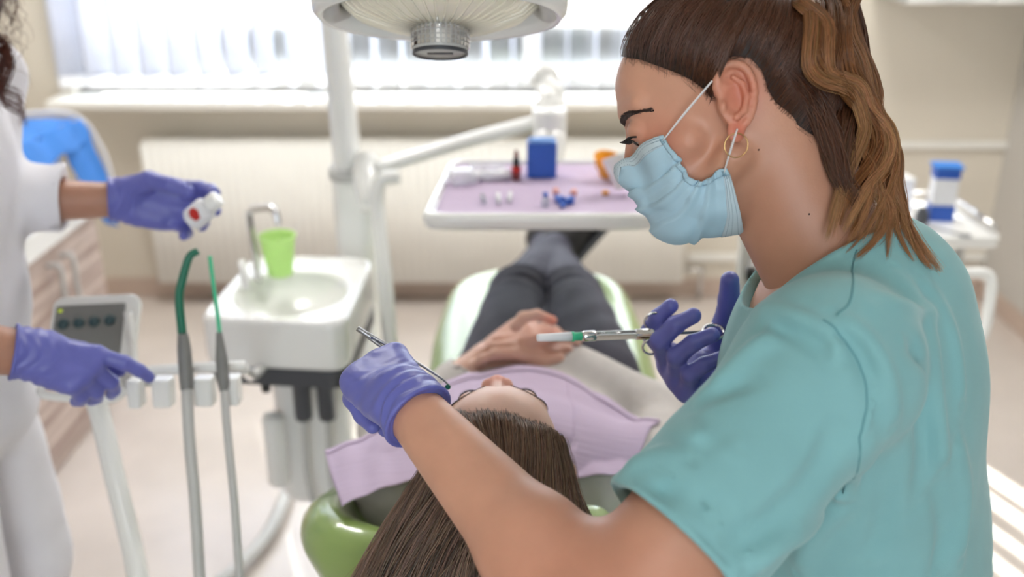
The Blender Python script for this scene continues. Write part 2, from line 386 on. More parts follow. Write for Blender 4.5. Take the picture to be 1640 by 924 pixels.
# ================================================================== THE ROOM
XL, XR, YB, YF, ZC, TH = -2.0, 2.02, 4.0, -2.0, 2.7, 0.2
def struct(name, mb, m, parent=None, **k): o = obj(name, mb, m, parent, smooth=False, **k); o['kind'] = 'structure'; return o
def slab(x0, x1, y0, y1, z0, z1): return MB().box(((x0 + x1) / 2, (y0 + y1) / 2, (z0 + z1) / 2), (x1 - x0, y1 - y0, z1 - z0))
def slabs(*bs):
    m = MB()
    for x0, x1, y0, y1, z0, z1 in bs: m.box(((x0 + x1) / 2, (y0 + y1) / 2, (z0 + z1) / 2), (x1 - x0, y1 - y0, z1 - z0))
    return m
struct('floor', slab(XL - TH, XR + TH, YF - TH, YB + TH, -0.1, 0), M['floor'])
struct('ceiling', slab(XL - TH, XR + TH, YF - TH, YB + TH, ZC, ZC + 0.1), M['ceil'])
struct('wall_left', slab(XL - TH, XL, YF - TH, YB + TH, 0, ZC), M['wall'])
struct('wall_right', slab(XR, XR + TH, YF - TH, YB + TH, 0, ZC), M['wall_r'])
WX0, WX1, WZ0, WZ1 = -1.76, 1.0, 0.878, 2.26
struct('wall_back', slabs((XL, WX0, YB, YB + TH, 0, ZC), (WX1, XR, YB, YB + TH, 0, ZC), (WX0, WX1, YB, YB + TH, 0, WZ0), (WX0, WX1, YB, YB + TH, WZ1, ZC)), M['wall'])
struct('wall_front', slabs((XL, -0.55, YF - TH, YF, 0, ZC), (0.55, XR, YF - TH, YF, 0, ZC), (-0.55, 0.55, YF - TH, YF, 0, 0.85), (-0.55, 0.55, YF - TH, YF, 2.35, ZC)), M['wall'])
struct('baseboard_back', slab(XL, XR, YB - 0.012, YB, 0, 0.085), M['skirt'], bevel=0.004)
struct('baseboard_right', slab(XR - 0.012, XR, YF, YB - 0.012, 0, 0.085), M['skirt'], bevel=0.004)
struct('baseboard_left', slab(XL, XL + 0.012, 3.15, YB - 0.012, 0, 0.085), M['skirt'], bevel=0.004)
struct('trim_1', slabs((0.75, XR, YB - 0.022, YB, 0.655, 0.685)), M['trim'], bevel=0.005)
struct('trim_2', slabs((0.75, XR, YB - 0.022, YB, 0.165, 0.20)), M['trim'], bevel=0.005)
def window(name, x0, x1, y, z0, z1, bars, depth=0.06):
    fr = MB(); t = 0.06
    fr.box(((x0 + x1) / 2, y, z0 + t / 2), (x1 - x0, depth, t)); fr.box(((x0 + x1) / 2, y, z1 - t / 2), (x1 - x0, depth, t))
    for x in [x0 + t / 2, x1 - t / 2] + bars: fr.box((x, y, (z0 + z1) / 2), (t, depth, z1 - z0 - 2 * t))
    o = struct(name, fr, M['trim'])
    xs = [x0 + t] + bars + [x1 - t]
    for a, b in zip(xs[:-1], xs[1:]):
        struct('window_pane', MB().box(((a + b) / 2, y, (z0 + z1) / 2), (b - a - 0.02, 0.008, z1 - z0 - 2 * t + 0.02)), M['glass'], o)
    return o
w1 = window('window_1', WX0, WX1, YB + 0.13, WZ0, WZ1, [-0.84, 0.08])
struct('window_sill', slab(WX0 - 0.05, WX1 + 0.05, YB - 0.16, YB + 0.10, WZ0 - 0.035, WZ0), M['trim'], w1, bevel=0.008)
w2 = window('window_2', -0.55, 0.55, YF - 0.12, 0.85, 2.35, [0.0])  # unseen window added behind the camera to fill from the front
# unseen ceiling fill panels, added to brighten the room
for x, y, wt in ((-0.9, 2.9, CEIL_FILL_WATTS), (1.1, 2.6, CEIL_FILL_WATTS), (0.0, -1.0, 5.0)):
    t = thing('ceiling_lamp', 'square white ceiling lamp panel ' + {2.9: 'between the basin and the window', 2.6: 'over the wheeled trolley', -1.0: 'nearest the rear window'}[y], 'lamp', (x, y, ZC), 'ceiling lamps')
    obj('lamp_frame', MB().prism(rrect(0.6, 0.6, 0.02), -0.05, 0), M['white'], t, smooth=False, local=True)
    obj('diffuser', MB().prism(rrect(0.54, 0.54, 0.01), -0.054, -0.045), M['lampglow'], t, smooth=False, local=True)
    l = light('ceiling_light', 'AREA', (x, y, ZC - 0.06), (0, 0, -1), wt, (1, 0.985, 0.96), size=0.54)
# vertical blinds
bl = thing('vertical_blind_rail', 'white blind rail across the top of the window', 'blind rail', (-0.38, 3.95, WZ1 - 0.03))
obj('rail', MB().box((0, 0, 0), (2.76, 0.045, 0.04)), M['white'], bl, smooth=False, local=True)
n_bl = 26
for i in range(n_bl):
    x = WX0 + 0.03 + i * (WX1 - WX0 - 0.05) / (n_bl - 1)
    a = math.radians(32 + 36 * min(1, i / 9) + rng.uniform(-5, 5))
    if i >= 8: a = math.radians(86 + rng.uniform(-6, 6))
    zt, zb = WZ1 - 0.05, WZ0 + 0.035; u = np.linspace(-1, 1, 7); z = np.linspace(zb, zt, 6)
    G = np.array([[[k * 0.058 * math.cos(a) - 0.006 * (1 - k * k) * math.sin(a), k * 0.058 * math.sin(a) + 0.006 * (1 - k * k) * math.cos(a), zz] for zz in z] for k in u])
    G += np.array([x, 3.955, 0]); s = MB().grid(G, 0.0012)
    o = obj('blind_slat', s, M['blind'])
    ordn = ['leftmost', 'second', 'third', 'fourth', 'fifth', 'sixth', 'seventh', 'eighth', 'ninth', 'tenth', 'eleventh', 'twelfth', 'thirteenth']
    lab_ = ('white vertical blind slat, %s from the left end of the window' % ordn[i]) if i < 13 else ('white vertical blind slat, %s from the right end of the window' % ordn[n_bl - 1 - i])
    tag(o, lab_.replace('leftmost from the left end', 'outermost at the left end').replace('leftmost from the right end', 'outermost at the right end'), 'blind slat', 'vertical blind slats')
    wm = MB().prism(rrect(0.112, 0.006, 0.002, 2), 0, 0.045, (x, 3.955, zb), R3('Z', math.degrees(a)))
    obj('hem_weight', wm, M['paper'], o, smooth=False)
# house across the street
hs = thing('building', 'pale blurred building outside behind the window blinds', 'building', (0, 16, 0))
obj('facade', slab(-9, 11, 16, 22, 0, 9), M['facade'], hs, smooth=False)
for i in range(7):
    for z in (1.0, 4.2):
        obj('window_opening', slab(-7.6 + i * 2.5, -6.4 + i * 2.5, 15.94, 16.02, z, z + 1.7), M['facade_glass'], hs, smooth=False)
obj('pavement', slab(-30, 30, 4.6, 40, -1.2, -1.0), M['asphalt'], None, smooth=False); bpy.data.objects['pavement']['kind'] = 'structure'
# radiator
t = thing('radiator', 'long cream panel radiator with vertical ribs under the window', 'radiator', (-0.38, 3.9, 0.1))
def ribbed(x0, x1, z0, z1, y, n, amp):
    xs = np.linspace(x0, x1, n * 6 + 1); ys = y - amp * np.clip(np.sin((xs - x0) / (x1 - x0) * n * 2 * math.pi) * 1.6, -1, 1); ys[0] = ys[-1] = y
    G = np.array([[[a, b, z] for z in (z0, z1)] for a, b in zip(xs, ys)]); return MB().grid(G, -0.01)
obj('panel', ribbed(-1.475, 0.715, 0.11, 0.70, 3.885, 60, 0.0035), M['trim'], t)
obj('top_grille', slab(-1.475, 0.715, 3.888, 3.970, 0.695, 0.71), M['trim'], t, smooth=False, bevel=0.003)
for x in (-1.47, 0.71): obj('side_cover', slab(x - 0.006, x + 0.006, 3.88, 3.970, 0.11, 0.70), M['trim'], t, smooth=False, bevel=0.003)
obj('valve', MB().tube([(0.73, 3.93, 0.15), (0.80, 3.93, 0.15), (0.80, 3.93, 0.02)], 0.012, 12), M['chrome'], t)
for x in (-1.2, 0.45): obj('bracket', slab(x - 0.02, x + 0.02, 3.965, 3.998, 0.15, 0.6), M['trim'], t, smooth=False)
# cabinets and worktop on the left
CX = -1.36
def handle(x, y, z0, z1, parent):
    obj('handle', MB().tube([(x, y, z0), (x + 0.035, y, z0 + 0.004), (x + 0.035, y, (z0 + z1) / 2), (x + 0.035, y, z1 - 0.004), (x, y, z1)], 0.008, 10, n=24), M['lgrey'], parent)
for k, (y0, y1, lab) in enumerate(((2.44, 3.10, 'striped oak laminate base cabinet at the far end nearest the window'), (1.80, 2.43, 'striped oak laminate base cabinet behind the standing assistant'))):
    c = thing('base_cabinet', lab, 'cabinet', ((XL + CX) / 2, (y0 + y1) / 2, 0))
    obj('body', slab(XL + 0.02, CX - 0.02, y0, y1, 0.0, 0.67), M['wood'], c, smooth=False, bevel=0.002)
    ym = (y0 + y1) / 2
    for a, b, hy in ((y0 + 0.003, ym - 0.002, ym - 0.045), (ym + 0.002, y1 - 0.003, ym + 0.045)):
        d = obj('door', slab(CX - 0.02, CX, a, b, 0.06, 0.665), M['wood'], c, smooth=False, bevel=0.003); handle(CX, hy, 0.44, 0.62, d)
wt = obj('worktop', slab(XL + 0.005, CX + 0.02, 1.8, 3.12, 0.672, 0.75), M['white'], None, smooth=False, bevel=0.006, seg=3)
tag(wt, 'thick glossy white worktop on the striped laminate cabinets', 'worktop')
# crate with blue cloth draped over it
t = thing('storage_box', 'white box standing on the worktop under a blue cloth', 'box', (-1.53, 2.62, 0.75))
obj('body', MB().prism(rrect(0.36, 0.62, 0.03), 0, 0.20), M['paper'], t, smooth=False, local=True)
obj('lid', MB().prism(rrect(0.375, 0.635, 0.03), 0.20, 0.225), M['paper'], t, smooth=False, local=True)
def drape(p0, p1, q0, q1, n=24, m=16, amp=0.006, seed=1):
    G = np.array([[np.array(p0) * (1 - a) * (1 - b) + np.array(p1) * a * (1 - b) + np.array(q0) * (1 - a) * b + np.array(q1) * a * b for b in np.linspace(0, 1, m)] for a in np.linspace(0, 1, n)])
    sh = G.shape; Gf = G.reshape(-1, 3); Gf = Gf + np.stack([wob(Gf, amp, 40, seed), wob(Gf, amp, 40, seed + 1), wob(Gf, amp, 40, seed + 2)], 1); return Gf.reshape(sh)
B = MB(); B.grid(drape((-1.745, 2.25, 1.0), (-1.745, 2.98, 1.0), (-1.315, 2.25, 1.0), (-1.315, 2.98, 1.0), seed=3), 0.003)
cl = obj('blue_cloth', B, M['bluecloth']); tag(cl, 'crumpled bright blue cloth laid over the white box on the worktop', 'cloth')
obj('front_flap', MB().grid(drape((-1.315, 2.25, 1.0), (-1.315, 2.98, 1.0), (-1.290, 2.28, 0.93), (-1.290, 2.99, 0.93), seed=5, amp=0.008), 0.003), M['bluecloth'], cl)
obj('side_flap', MB().grid(drape((-1.315, 2.82, 0.99), (-1.315, 2.99, 1.0), (-1.275, 2.90, 0.77), (-1.260, 3.03, 0.765), seed=8, amp=0.008), 0.003), M['bluecloth'], cl)
obj('white_fold', MB().tube([(-1.715, 2.99, 1.008), (-1.515, 2.995, 1.012), (-1.325, 2.99, 1.008), (-1.275, 3.03, 0.9), (-1.260, 3.045, 0.775)], 0.006, 8, n=30), M['elastic'], cl)
obj('hanging_corner', MB().grid(drape((-1.375, 3.02, 0.80), (-1.345, 3.02, 0.775), (-1.262, 2.95, 0.675), (-1.222, 2.945, 0.668), n=8, m=12, amp=0.003, seed=15), 0.004), M['bluecloth'], cl)
# wall cabinet at the upper right
c = thing('wall_cabinet', 'grey wall cabinet whose underside shows at the upper right edge', 'cabinet', (1.72, 3.83, 1.27))
obj('body', slab(1.40, XR - 0.01, 3.66, 4.0, 1.262, 1.95), M['lgrey'], c, smooth=False, bevel=0.004)
for a, b in ((1.402, 1.70), (1.705, 2.005)):
    d = obj('door', slab(a, b, 3.64, 3.66, 1.265, 1.948), M['white'], c, smooth=False, bevel=0.004)
    obj('handle', MB().tube([((a + b) / 2 - 0.06, 3.64, 1.30), ((a + b) / 2 - 0.06, 3.615, 1.30), ((a + b) / 2 + 0.06, 3.615, 1.30), ((a + b) / 2 + 0.06, 3.64, 1.30)], 0.006, 8), M['steel'], d)
# ================================================================== THE DENTAL UNIT
# patient chair
ch = thing('dental_chair', 'reclined dental chair with glossy light green upholstery and white base', 'dental chair', (0.06, 1.75, 0))
def pad(name, f, lo, hi, m='green', h=0.006): return sdf_obj(name, f, lo, hi, h, M[m], ch)
def outline_pad(c, poly, zf, th, rad):
    """soft pad over a plan outline: polygon distance in x,y and a thickness in z"""
    poly = np.asarray(poly, float)
    def f(p):
        x = p[:, :2]; d = np.full(len(p), 1e9); ins = np.zeros(len(p), bool); n = len(poly)
        for i in range(n):
            a, b = poly[i], poly[(i + 1) % n]; e = b - a; q = x - a; t = np.clip(q @ e / (e @ e), 0, 1); d = np.minimum(d, np.linalg.norm(q - t[:, None] * e, axis=1))
            cnd = ((a[1] <= x[:, 1]) != (b[1] <= x[:, 1])); xi = a[0] + (x[:, 1] - a[1]) / (b[1] - a[1] + 1e-12) * e[0]; ins ^= cnd & (x[:, 0] < xi)
        d = np.where(ins, -d, d) + rad; dz = np.abs(p[:, 2] - zf(p[:, 1])) - th + rad
        return np.hypot(np.maximum(d, 0), np.maximum(dz, 0)) + np.minimum(np.maximum(d, dz), 0) - rad
    return f
lr = spline([(0.29, 1.50), (0.30, 1.8), (0.295, 2.1), (0.255, 2.32), (0.06, 2.40), (-0.125, 2.32), (-0.17, 2.1), (-0.175, 1.8), (-0.17, 1.50)], 40)
pad('seat_and_leg_rest', outline_pad(None, lr, lambda y: 0.685 + 0.02 * (y - 1.5), 0.055, 0.05), (-0.25, 1.4, 0.55), (0.40, 2.5, 0.82))
br = spline([(-0.20, 1.52), (-0.225, 1.35), (-0.25, 1.22), (-0.26, 1.12), (-0.225, 1.045), (-0.10, 1.02), (0.06, 1.015), (0.20, 1.02), (0.33, 1.045), (0.365, 1.12), (0.355, 1.22), (0.32, 1.35), (0.29, 1.52)], 48)
zb_ = lambda y: 0.665 + 0.30 * np.maximum(1.50 - y, 0)
def backf(p):
    base = outline_pad(None, br, zb_, 0.05, 0.045)(p); return base
pad('backrest', U(0.03, backf, chain(spline([(-0.20, 1.42, 0.72), (-0.245, 1.25, 0.79), (-0.250, 1.14, 0.835), (-0.21, 1.07, 0.850), (-0.10, 1.04, 0.845)], 12), [0.034] * 12, 0.02),
    chain(spline([(0.30, 1.42, 0.72), (0.345, 1.25, 0.78), (0.36, 1.13, 0.83), (0.31, 1.055, 0.84), (0.22, 1.03, 0.82)], 12), [0.034] * 12, 0.02)), (-0.36, 0.94, 0.55), (0.46, 1.58, 0.95))
pad('headrest', U(0.03, rbox((-0.015, 0.965, 0.885), (0.13, 0.12, 0.035), 0.033, R3('X', -6)), cone((-0.13, 0.90, 0.905), (-0.13, 1.04, 0.905), 0.03), cone((0.10, 0.90, 0.905), (0.10, 1.04, 0.905), 0.03)), (-0.2, 0.8, 0.8), (0.2, 1.12, 0.97))
obj('headrest_bar', MB().tube([(-0.015, 1.00, 0.86), (-0.015, 1.08, 0.80), (-0.015, 1.2, 0.74)], 0.022, 12, flat=0.4), M['chrome'], ch)
obj('seat_frame', MB().prism(rrect(0.34, 0.95, 0.06), 0.60, 0.632, (0.06, 1.78, 0)), M['white'], ch, smooth=False, bevel=0.01)
obj('back_shell', MB().box((0.05, 1.28, 0.655), (0.38, 0.42, 0.03), R3('X', -16.7)), M['white'], ch, smooth=False, bevel=0.012)
obj('lift_arm', MB().tube([(0.06, 1.6, 0.62), (0.06, 1.8, 0.35), (0.06, 2.05, 0.12)], 0.075, 16, n=20, flat=0.8), M['white'], ch)
sdf_obj('base', U(0.05, rbox((0.06, 1.95, 0.07), (0.21, 0.42, 0.07), 0.05), rbox((0.06, 2.0, 0.14), (0.13, 0.2, 0.08), 0.05)), (-0.25, 1.4, -0.01), (0.35, 2.5, 0.3), 0.01, M['white'], ch)
# cuspidor unit: column, basin, bowl, tap, bottles
cu = thing('cuspidor_unit', 'white spittoon unit with oval basin and dark band left of the chair', 'dental unit', (-0.45, 2.0, 0))
ztop = 0.86
poly = [(-0.625, 1.80), (-0.325, 1.765), (-0.315, 2.15), (-0.60, 2.17)]
def rpoly(pts, r, n=6):
    out = []
    m = len(pts); pts = [np.array(p, float) for p in pts]
    for i in range(m):
        a, b, c = pts[i - 1], pts[i], pts[(i + 1) % m]; u, v = nrm(a - b), nrm(c - b)
        for k in range(n + 1):
            t = k / n; p0 = b + u * r; p2 = b + v * r; out.append(tuple((1 - t) ** 2 * p0 + 2 * t * (1 - t) * b + t * t * p2))
    return out
body_o = rpoly(poly, 0.05)
basin = outline_pad(None, np.array(body_o), lambda y: np.full_like(y, 0.8065), 0.0560, 0.018)
bowl = ell((-0.468, 1.955, 0.862), (0.118, 0.125, 0.078))
rimf = U(0.01, basin)
sdf_obj('basin', SUB(0.012, SUB(0.006, rimf, outline_pad(None, np.array([(-0.455 + (x + 0.455) * 0.92, 1.965 + (y - 1.965) * 0.92) for x, y in body_o]), lambda y: np.full_like(y, 0.866), 0.012, 0.006)), bowl), (-0.66, 1.72, 0.73), (-0.28, 2.21, 0.88), 0.005, M['white'], cu)
obj('dark_band', MB().prism([(-0.455 + (x + 0.455) * 0.985, 1.965 + (y - 1.965) * 0.985) for x, y in body_o], 0.716, 0.754), M['dgrey'], cu, bevel=0.003)
obj('drain', MB().lathe([(0.0, 0.0), (0.018, 0.0), (0.02, 0.003), (0.016, 0.005), (0, 0.005)], (-0.468, 1.955, 0.784)), M['chrome'], cu)
sdf_obj('column', U(0.03, rbox((-0.44, 2.01, 0.54), (0.085, 0.11, 0.20), 0.05), cone((-0.43, 2.0, 0.42), (-0.40, 2.0, 0.36), 0.085, 0.06), cone((-0.40, 2.02, 0.36), (-0.05, 2.05, 0.14), 0.05, 0.05)), (-0.62, 1.8, 0.02), (0.05, 2.2, 0.75), 0.008, M['white'], cu)
for x in (-0.435, -0.385):
    o = obj('canister', MB().lathe([(0.0, 0), (0.017, 0), (0.019, 0.006), (0.019, 0.085), (0.021, 0.09), (0.021, 0.10), (0, 0.10)], (x, 1.83, 0.618)), M['dgrey'], cu)
    obj('hose', MB().tube([(x, 1.83, 0.62), (x - 0.003, 1.835, 0.45), (x + 0.02, 1.86, 0.33), (x + 0.06, 1.95, 0.22)], 0.007, 8, n=24), M['lgrey'], o)
obj('knob', MB().lathe([(0, 0), (0.009, 0), (0.010, 0.02), (0, 0.02)], (-0.50, 1.80, 0.698)), M['black'], cu)
obj('side_tank', MB().lathe([(0, 0), (0.02, 0), (0.024, 0.005), (0.024, 0.16), (0.020, 0.168), (0, 0.17)], (-0.508, 1.86, 0.44)), M['white'], cu)
obj('tap', MB().tube([(-0.560, 2.04, 0.84), (-0.560, 2.04, 0.90), (-0.566, 2.045, 0.985), (-0.561, 2.045, 1.003), (-0.545, 2.04, 1.01), (-0.515, 2.02, 1.018), (-0.500, 2.01, 1.012), (-0.495, 2.005, 0.985)], 0.0085, 12, n=50), M['chrome'], cu)
obj('rinse_tube', MB().tube([(-0.575, 1.99, 0.86), (-0.575, 1.99, 0.90), (-0.57, 1.965, 0.912), (-0.56, 1.94, 0.90), (-0.555, 1.93, 0.87)], 0.008, 12, n=30), M['whitem'], cu)
cp = obj('plastic_cup', MB().lathe([(0.0, 0.001), (0.026, 0.0), (0.027, 0.004), (0.0375, 0.083), (0.0405, 0.087), (0.0405, 0.091), (0.037, 0.091), (0.036, 0.084), (0.025, 0.006), (0, 0.004)], (-0.507, 2.035, 0.862)), M['cup'])
tag(cp, 'lime green translucent plastic cup standing beside the basin tap', 'cup')
# light pole and delivery arm
lp = thing('lamp_pole', 'white upright pole of the treatment lamp behind the basin', 'pole', (-0.36, 2.28, 0))
p_top = P(546, 40, 2.55); p_mid = P(569, 330, 2.5)
obj('pole', MB().tube([(-0.385, 2.32, 0.75), (-0.395, 2.32, 1.1), (-0.43, 2.32, 2.05)], [0.046, 0.042, 0.030], 24, n=20, flat=0.8), M['white'], lp)
obj('housing', MB().prism(rrect(0.095, 0.09, 0.03), 0.55, 1.0, (-0.383, 2.32, 0)), M['white'], lp, bevel=0.006)
obj('post', MB().prism(rrect(0.08, 0.08, 0.02), 0.0, 0.56, (-0.383, 2.32, 0)), M['white'], lp, bevel=0.006)
obj('collar', MB().lathe([(0, 0), (0.05, 0), (0.052, 0.01), (0.05, 0.03), (0, 0.03)], (-0.388, 2.32, 1.0)), M['lgrey'], lp)
obj('upper_arm', MB().tube([(-0.43, 2.32, 2.05), (-0.44, 2.2, 2.10), (-0.30, 1.7, 2.05), (-0.12, 1.35, 1.78)], 0.024, 16, n=40), M['white'], lp)
# overhead lamp
LC = P(705, -4, 1.16); La = nrm([0, -math.sin(math.radians(21)), -math.cos(math.radians(21))]); LR = aim(La, (0, 1, 0))
if LR[0][0] < 0: LR = basis(-LR[:, 0], -LR[:, 1], LR[:, 2])
lm = thing('treatment_lamp', 'white oval treatment lamp with ribbed glass hanging above the patient', 'dental lamp', tuple(LC))
def lth(name, prof, m, sx=1, sy=1, off=(0, 0, 0), seg=64): return obj(name, MB().lathe(prof, LC + LR @ np.array(off, float), LR, seg, sx, sy), m, lm)
lth('housing_ring', [(0.118, -0.030), (0.136, -0.034), (0.147, -0.022), (0.150, 0.0), (0.148, 0.018), (0.141, 0.026), (0.134, 0.024), (0.131, 0.014), (0.128, -0.012), (0.118, -0.020), (0.118, -0.030)], M['white'], 1, 0.80)
lth('back_cover', [(0.119, -0.028), (0.116, -0.042), (0.09, -0.062), (0.05, -0.072), (0, -0.074)], M['white'], 1, 0.80)
lth('reflector', [(0.122, -0.012), (0.116, 0.006), (0.098, 0.022), (0.065, 0.033), (0.035, 0.037), (0.0, 0.037)], M['lens'], 1, 0.86)
for k in range(44):
    a = 2 * math.pi * k / 44
    pts = [LC + LR @ np.array([r * math.cos(a), r * 0.86 * math.sin(a), z]) for r, z in ((0.035, 0.0375), (0.065, 0.0337), (0.098, 0.0226), (0.116, 0.0066), (0.1215, -0.009))]
    o = MB().tube(pts, 0.0016, 5) if k == 0 else o.tube(pts, 0.0016, 5)
obj('glass_ribs', o, M['lens'], lm)
kn = lth('knob', [(0.030, 0.032), (0.033, 0.034), (0.034, 0.039), (0.0335, 0.057), (0.032, 0.063), (0.0315, 0.065), (0.0, 0.0645)], M['lgrey'])
rb = MB()
for k in range(36):
    a = 2 * math.pi * k / 36
    for z in (0.041, 0.0465, 0.052, 0.0575): rb.box(LC + LR @ np.array([0.0338 * math.cos(a), 0.0338 * math.sin(a), z]), (0.0016, 0.0042, 0.0042), LR @ R3('Z', math.degrees(a)))
obj('grip_studs', rb, M['chrome'], kn, smooth=False)
lth('knob_ring', [(0.0325, 0.0625), (0.0325, 0.0665), (0.0295, 0.0665), (0.0295, 0.0625)], M['dgrey'])
obj('knob_mark', MB().box(LC + LR @ np.array([0, 0, 0.0652]), (0.030, 0.006, 0.0012), LR), M['black'], lm, smooth=False)
for s in (-1, 1): obj('side_grip', MB().tube([LC + LR @ np.array([s * 0.120, -0.05, 0.0]), LC + LR @ np.array([s * 0.128, 0, 0.016]), LC + LR @ np.array([s * 0.120, 0.05, 0.0])], 0.012, 12, n=20), M['lgrey'], lm)
obj('yoke', MB().tube([LC + LR @ np.array([0, 0, -0.07]), LC + np.array([0, 0.06, 0.12]), (-0.12, 1.35, 1.78)], 0.02, 14, n=24), M['white'], lm)
# delivery arm and tray
TY0, TY1, TZ, TX0, TX1 = 1.70, 2.10, 1.089, -0.165, 0.270
tr = thing('instrument_tray', 'white bracket tray table held over the patient\'s legs', 'tray table', ((TX0 + TX1) / 2, 1.9, TZ))
plate_o = rpoly([(TX0 - 0.0, TY0), (TX1 + 0.0, TY0), (TX1 - 0.03, TY1), (TX0 + 0.03, TY1)], 0.04)
tray = outline_pad(None, np.array(plate_o), lambda y: np.full_like(y, TZ), 0.016, 0.012)
inner = outline_pad(None, np.array([(0.05 + (x - 0.05) * 0.93, 1.9 + (y - 1.9) * 0.92) for x, y in plate_o]), lambda y: np.full_like(y, TZ + 0.016), 0.010, 0.006)
sdf_obj('plate', SUB(0.003, tray, inner), (TX0 - 0.03, TY0 - 0.03, TZ - 0.03), (TX1 + 0.03, TY1 + 0.03, TZ + 0.03), 0.003, M['white'], tr)
obj('grip', MB().tube([P(1046, 352, 1.83), P(1049, 368, 1.83), P(1058, 374, 1.83), P(1070, 366, 1.84), P(1074, 352, 1.86)], 0.008, 10, n=20), M['grey'], tr)
obj('under_box', MB().prism(rrect(0.26, 0.20, 0.03), TZ - 0.05, TZ - 0.016, (0.06, 1.98, 0)), M['whitem'], tr, bevel=0.006)
obj('hanger', MB().tube([(0.08, 2.14, TZ - 0.03), (0.083, 2.18, TZ + 0.03), (0.085, 2.2, 1.12), (0.085, 2.2, 1.19)], [0.03, 0.038, 0.038, 0.036], 20, n=20), M['white'], tr)
ar = thing('swing_arm', 'jointed white swing arm carrying the instrument tray', 'arm', (-0.33, 2.2, 0.6))
A0 = P(598, 272, 2.33); A1 = P(872, 193, 2.36)
obj('joint_cover', MB().tube([P(880, 232, 2.36), P(880, 185, 2.36), P(879, 162, 2.36)], [0.038, 0.042, 0.036], 24, n=14), M['white'], ar)
obj('joint_loop', MB().tube([P(893, 190, 2.40), P(893, 168, 2.40), P(890, 146, 2.40), P(879, 140, 2.40), P(868, 148, 2.40)], 0.02, 16, n=24), M['white'], ar)
obj('top_knuckle', MB().lathe([(0, -0.03), (0.024, -0.03), (0.032, -0.02), (0.032, 0.02), (0.024, 0.03), (0, 0.03)], P(872, 124, 2.42), aim((0.2, -1, 0.2))), M['white'], ar)
obj('knuckle_stem', MB().tube([P(873, 124, 2.42), P(877, 150, 2.40), P(879, 165, 2.38)], 0.026, 16, n=10), M['white'], ar)
obj('forearm', MB().tube([A0, (A0 + A1) / 2 + np.array([0, 0, 0.004]), A1], 0.019, 18, n=20, flat=0.9), M['white'], ar)
obj('elbow', MB().tube([P(586, 250, 2.34), P(585, 285, 2.32), P(595, 330, 2.28)], [0.026, 0.03, 0.026], 18, n=16), M['white'], ar)
obj('lower_arm', MB().tube([P(640, 283, 2.26), P(612, 288, 2.26), P(604, 310, 2.26), P(607, 360, 2.26), P(616, 440, 2.24), P(626, 560, 2.22), P(640, 680, 2.2), (-0.2, 2.1, 0.12)], 0.017, 14, n=60), M['white'], ar)
# tray contents
tz = TZ + 0.0065
px0, px1, py0, py1 = TX0 + 0.022, TX1 - 0.022, TY0 + 0.022, TY1 - 0.022
G = np.array([[[px0 + 0.02 * b + (px1 - px0 - 0.04 * b) * a, py0 + (py1 - py0) * b, tz + 0.0016 + 0.0006 * math.sin(9 * a + 14 * b)] for b in np.linspace(0, 1, 20)] for a in np.linspace(0, 1, 24)])
tag(obj('tray_liner', MB().grid(G, 0.0012), M['bib']), 'lilac paper liner lying on the white instrument tray', 'liner')
zl = tz + 0.003
o = obj('endo_block', MB().prism(rrect(0.060, 0.045, 0.004), 0, 0.072, (0.0605, 1.985, zl)), M['blue'], None, bevel=0.002)
tag(o, 'upright blue plastic block standing at the back of the tray', 'box')
obj('foam_top', MB().prism(rrect(0.052, 0.038, 0.003), 0.072, 0.076, (0.0605, 1.985, zl)), mat('pale_blue_foam', (120, 160, 220), 0.9, var=0.1), o)
o = thing('dropper_bottle', 'small amber dropper bottle with red label on the tray', 'bottle', (0.0085, 1.955, zl))
obj('glass_body', MB().lathe([(0, 0), (0.0085, 0), (0.0095, 0.002), (0.0095, 0.026), (0.005, 0.032), (0, 0.032)]), M['amber'], o, local=True)
obj('label_band', MB().lathe([(0.0097, 0.016), (0.0099, 0.016), (0.0099, 0.027), (0.0097, 0.027)]), M['red'], o, local=True)
obj('cap', MB().lathe([(0, 0.031), (0.007, 0.031), (0.007, 0.042), (0.004, 0.046), (0, 0.046)]), M['black'], o, local=True)
obj('dropper_bulb', MB().lathe([(0, 0.045), (0.0045, 0.046), (0.005, 0.052), (0.003, 0.060), (0, 0.062)]), M['amber'], o, local=True)
def puff(name, c, sx, sy, sz, rz, m, lab, seed, h=0.003):
    c = np.array(c, float); Rm = R3('Z', rz); f = DISP(rbox(c + (0, 0, sz), (sx, sy, sz), min(sx, sy, sz) * 0.8, Rm), lambda p: wob(p, 0.0022, 180, seed)); e = max(sx, sy) + 0.01
    o = sdf_obj(name, f, c - (e, e, 0.004), c + (e, e, 2 * sz + 0.01), h, M[m]); return tag(o, lab, 'package')
puff('wrapped_package', (-0.10, 1.93, zl), 0.028, 0.024, 0.014, 20, 'film', 'crumpled clear wrapped package at the left of the tray', 4)
puff('wrapped_package', (-0.048, 1.955, zl), 0.045, 0.012, 0.009, 12, 'paper', 'long white wrapped package behind the crumpled one on the tray', 5)
puff('wrapped_package', (-0.052, 1.995, zl), 0.040, 0.010, 0.010, 4, 'film', 'clear wrapped packet lying furthest back on the tray', 6)
def cartridge(c, rz, L, m, lab):
    o = thing('glass_cartridge', lab, 'cartridge', c); o.rotation_euler = (0, 0, math.radians(rz))
    obj('glass_barrel', MB().lathe([(0, 0), (0.0042, 0), (0.0042, L * 0.86), (0.003, L * 0.9), (0.003, L)], (0, 0, 0.0044), aim((0, 1, 0)), 16), M[m], o, local=True)
    obj('cap', MB().lathe([(0.0, L), (0.0035, L), (0.0035, L + 0.003), (0, L + 0.003)], (0, 0, 0.0044), aim((0, 1, 0)), 16), M['chrome'], o, local=True)
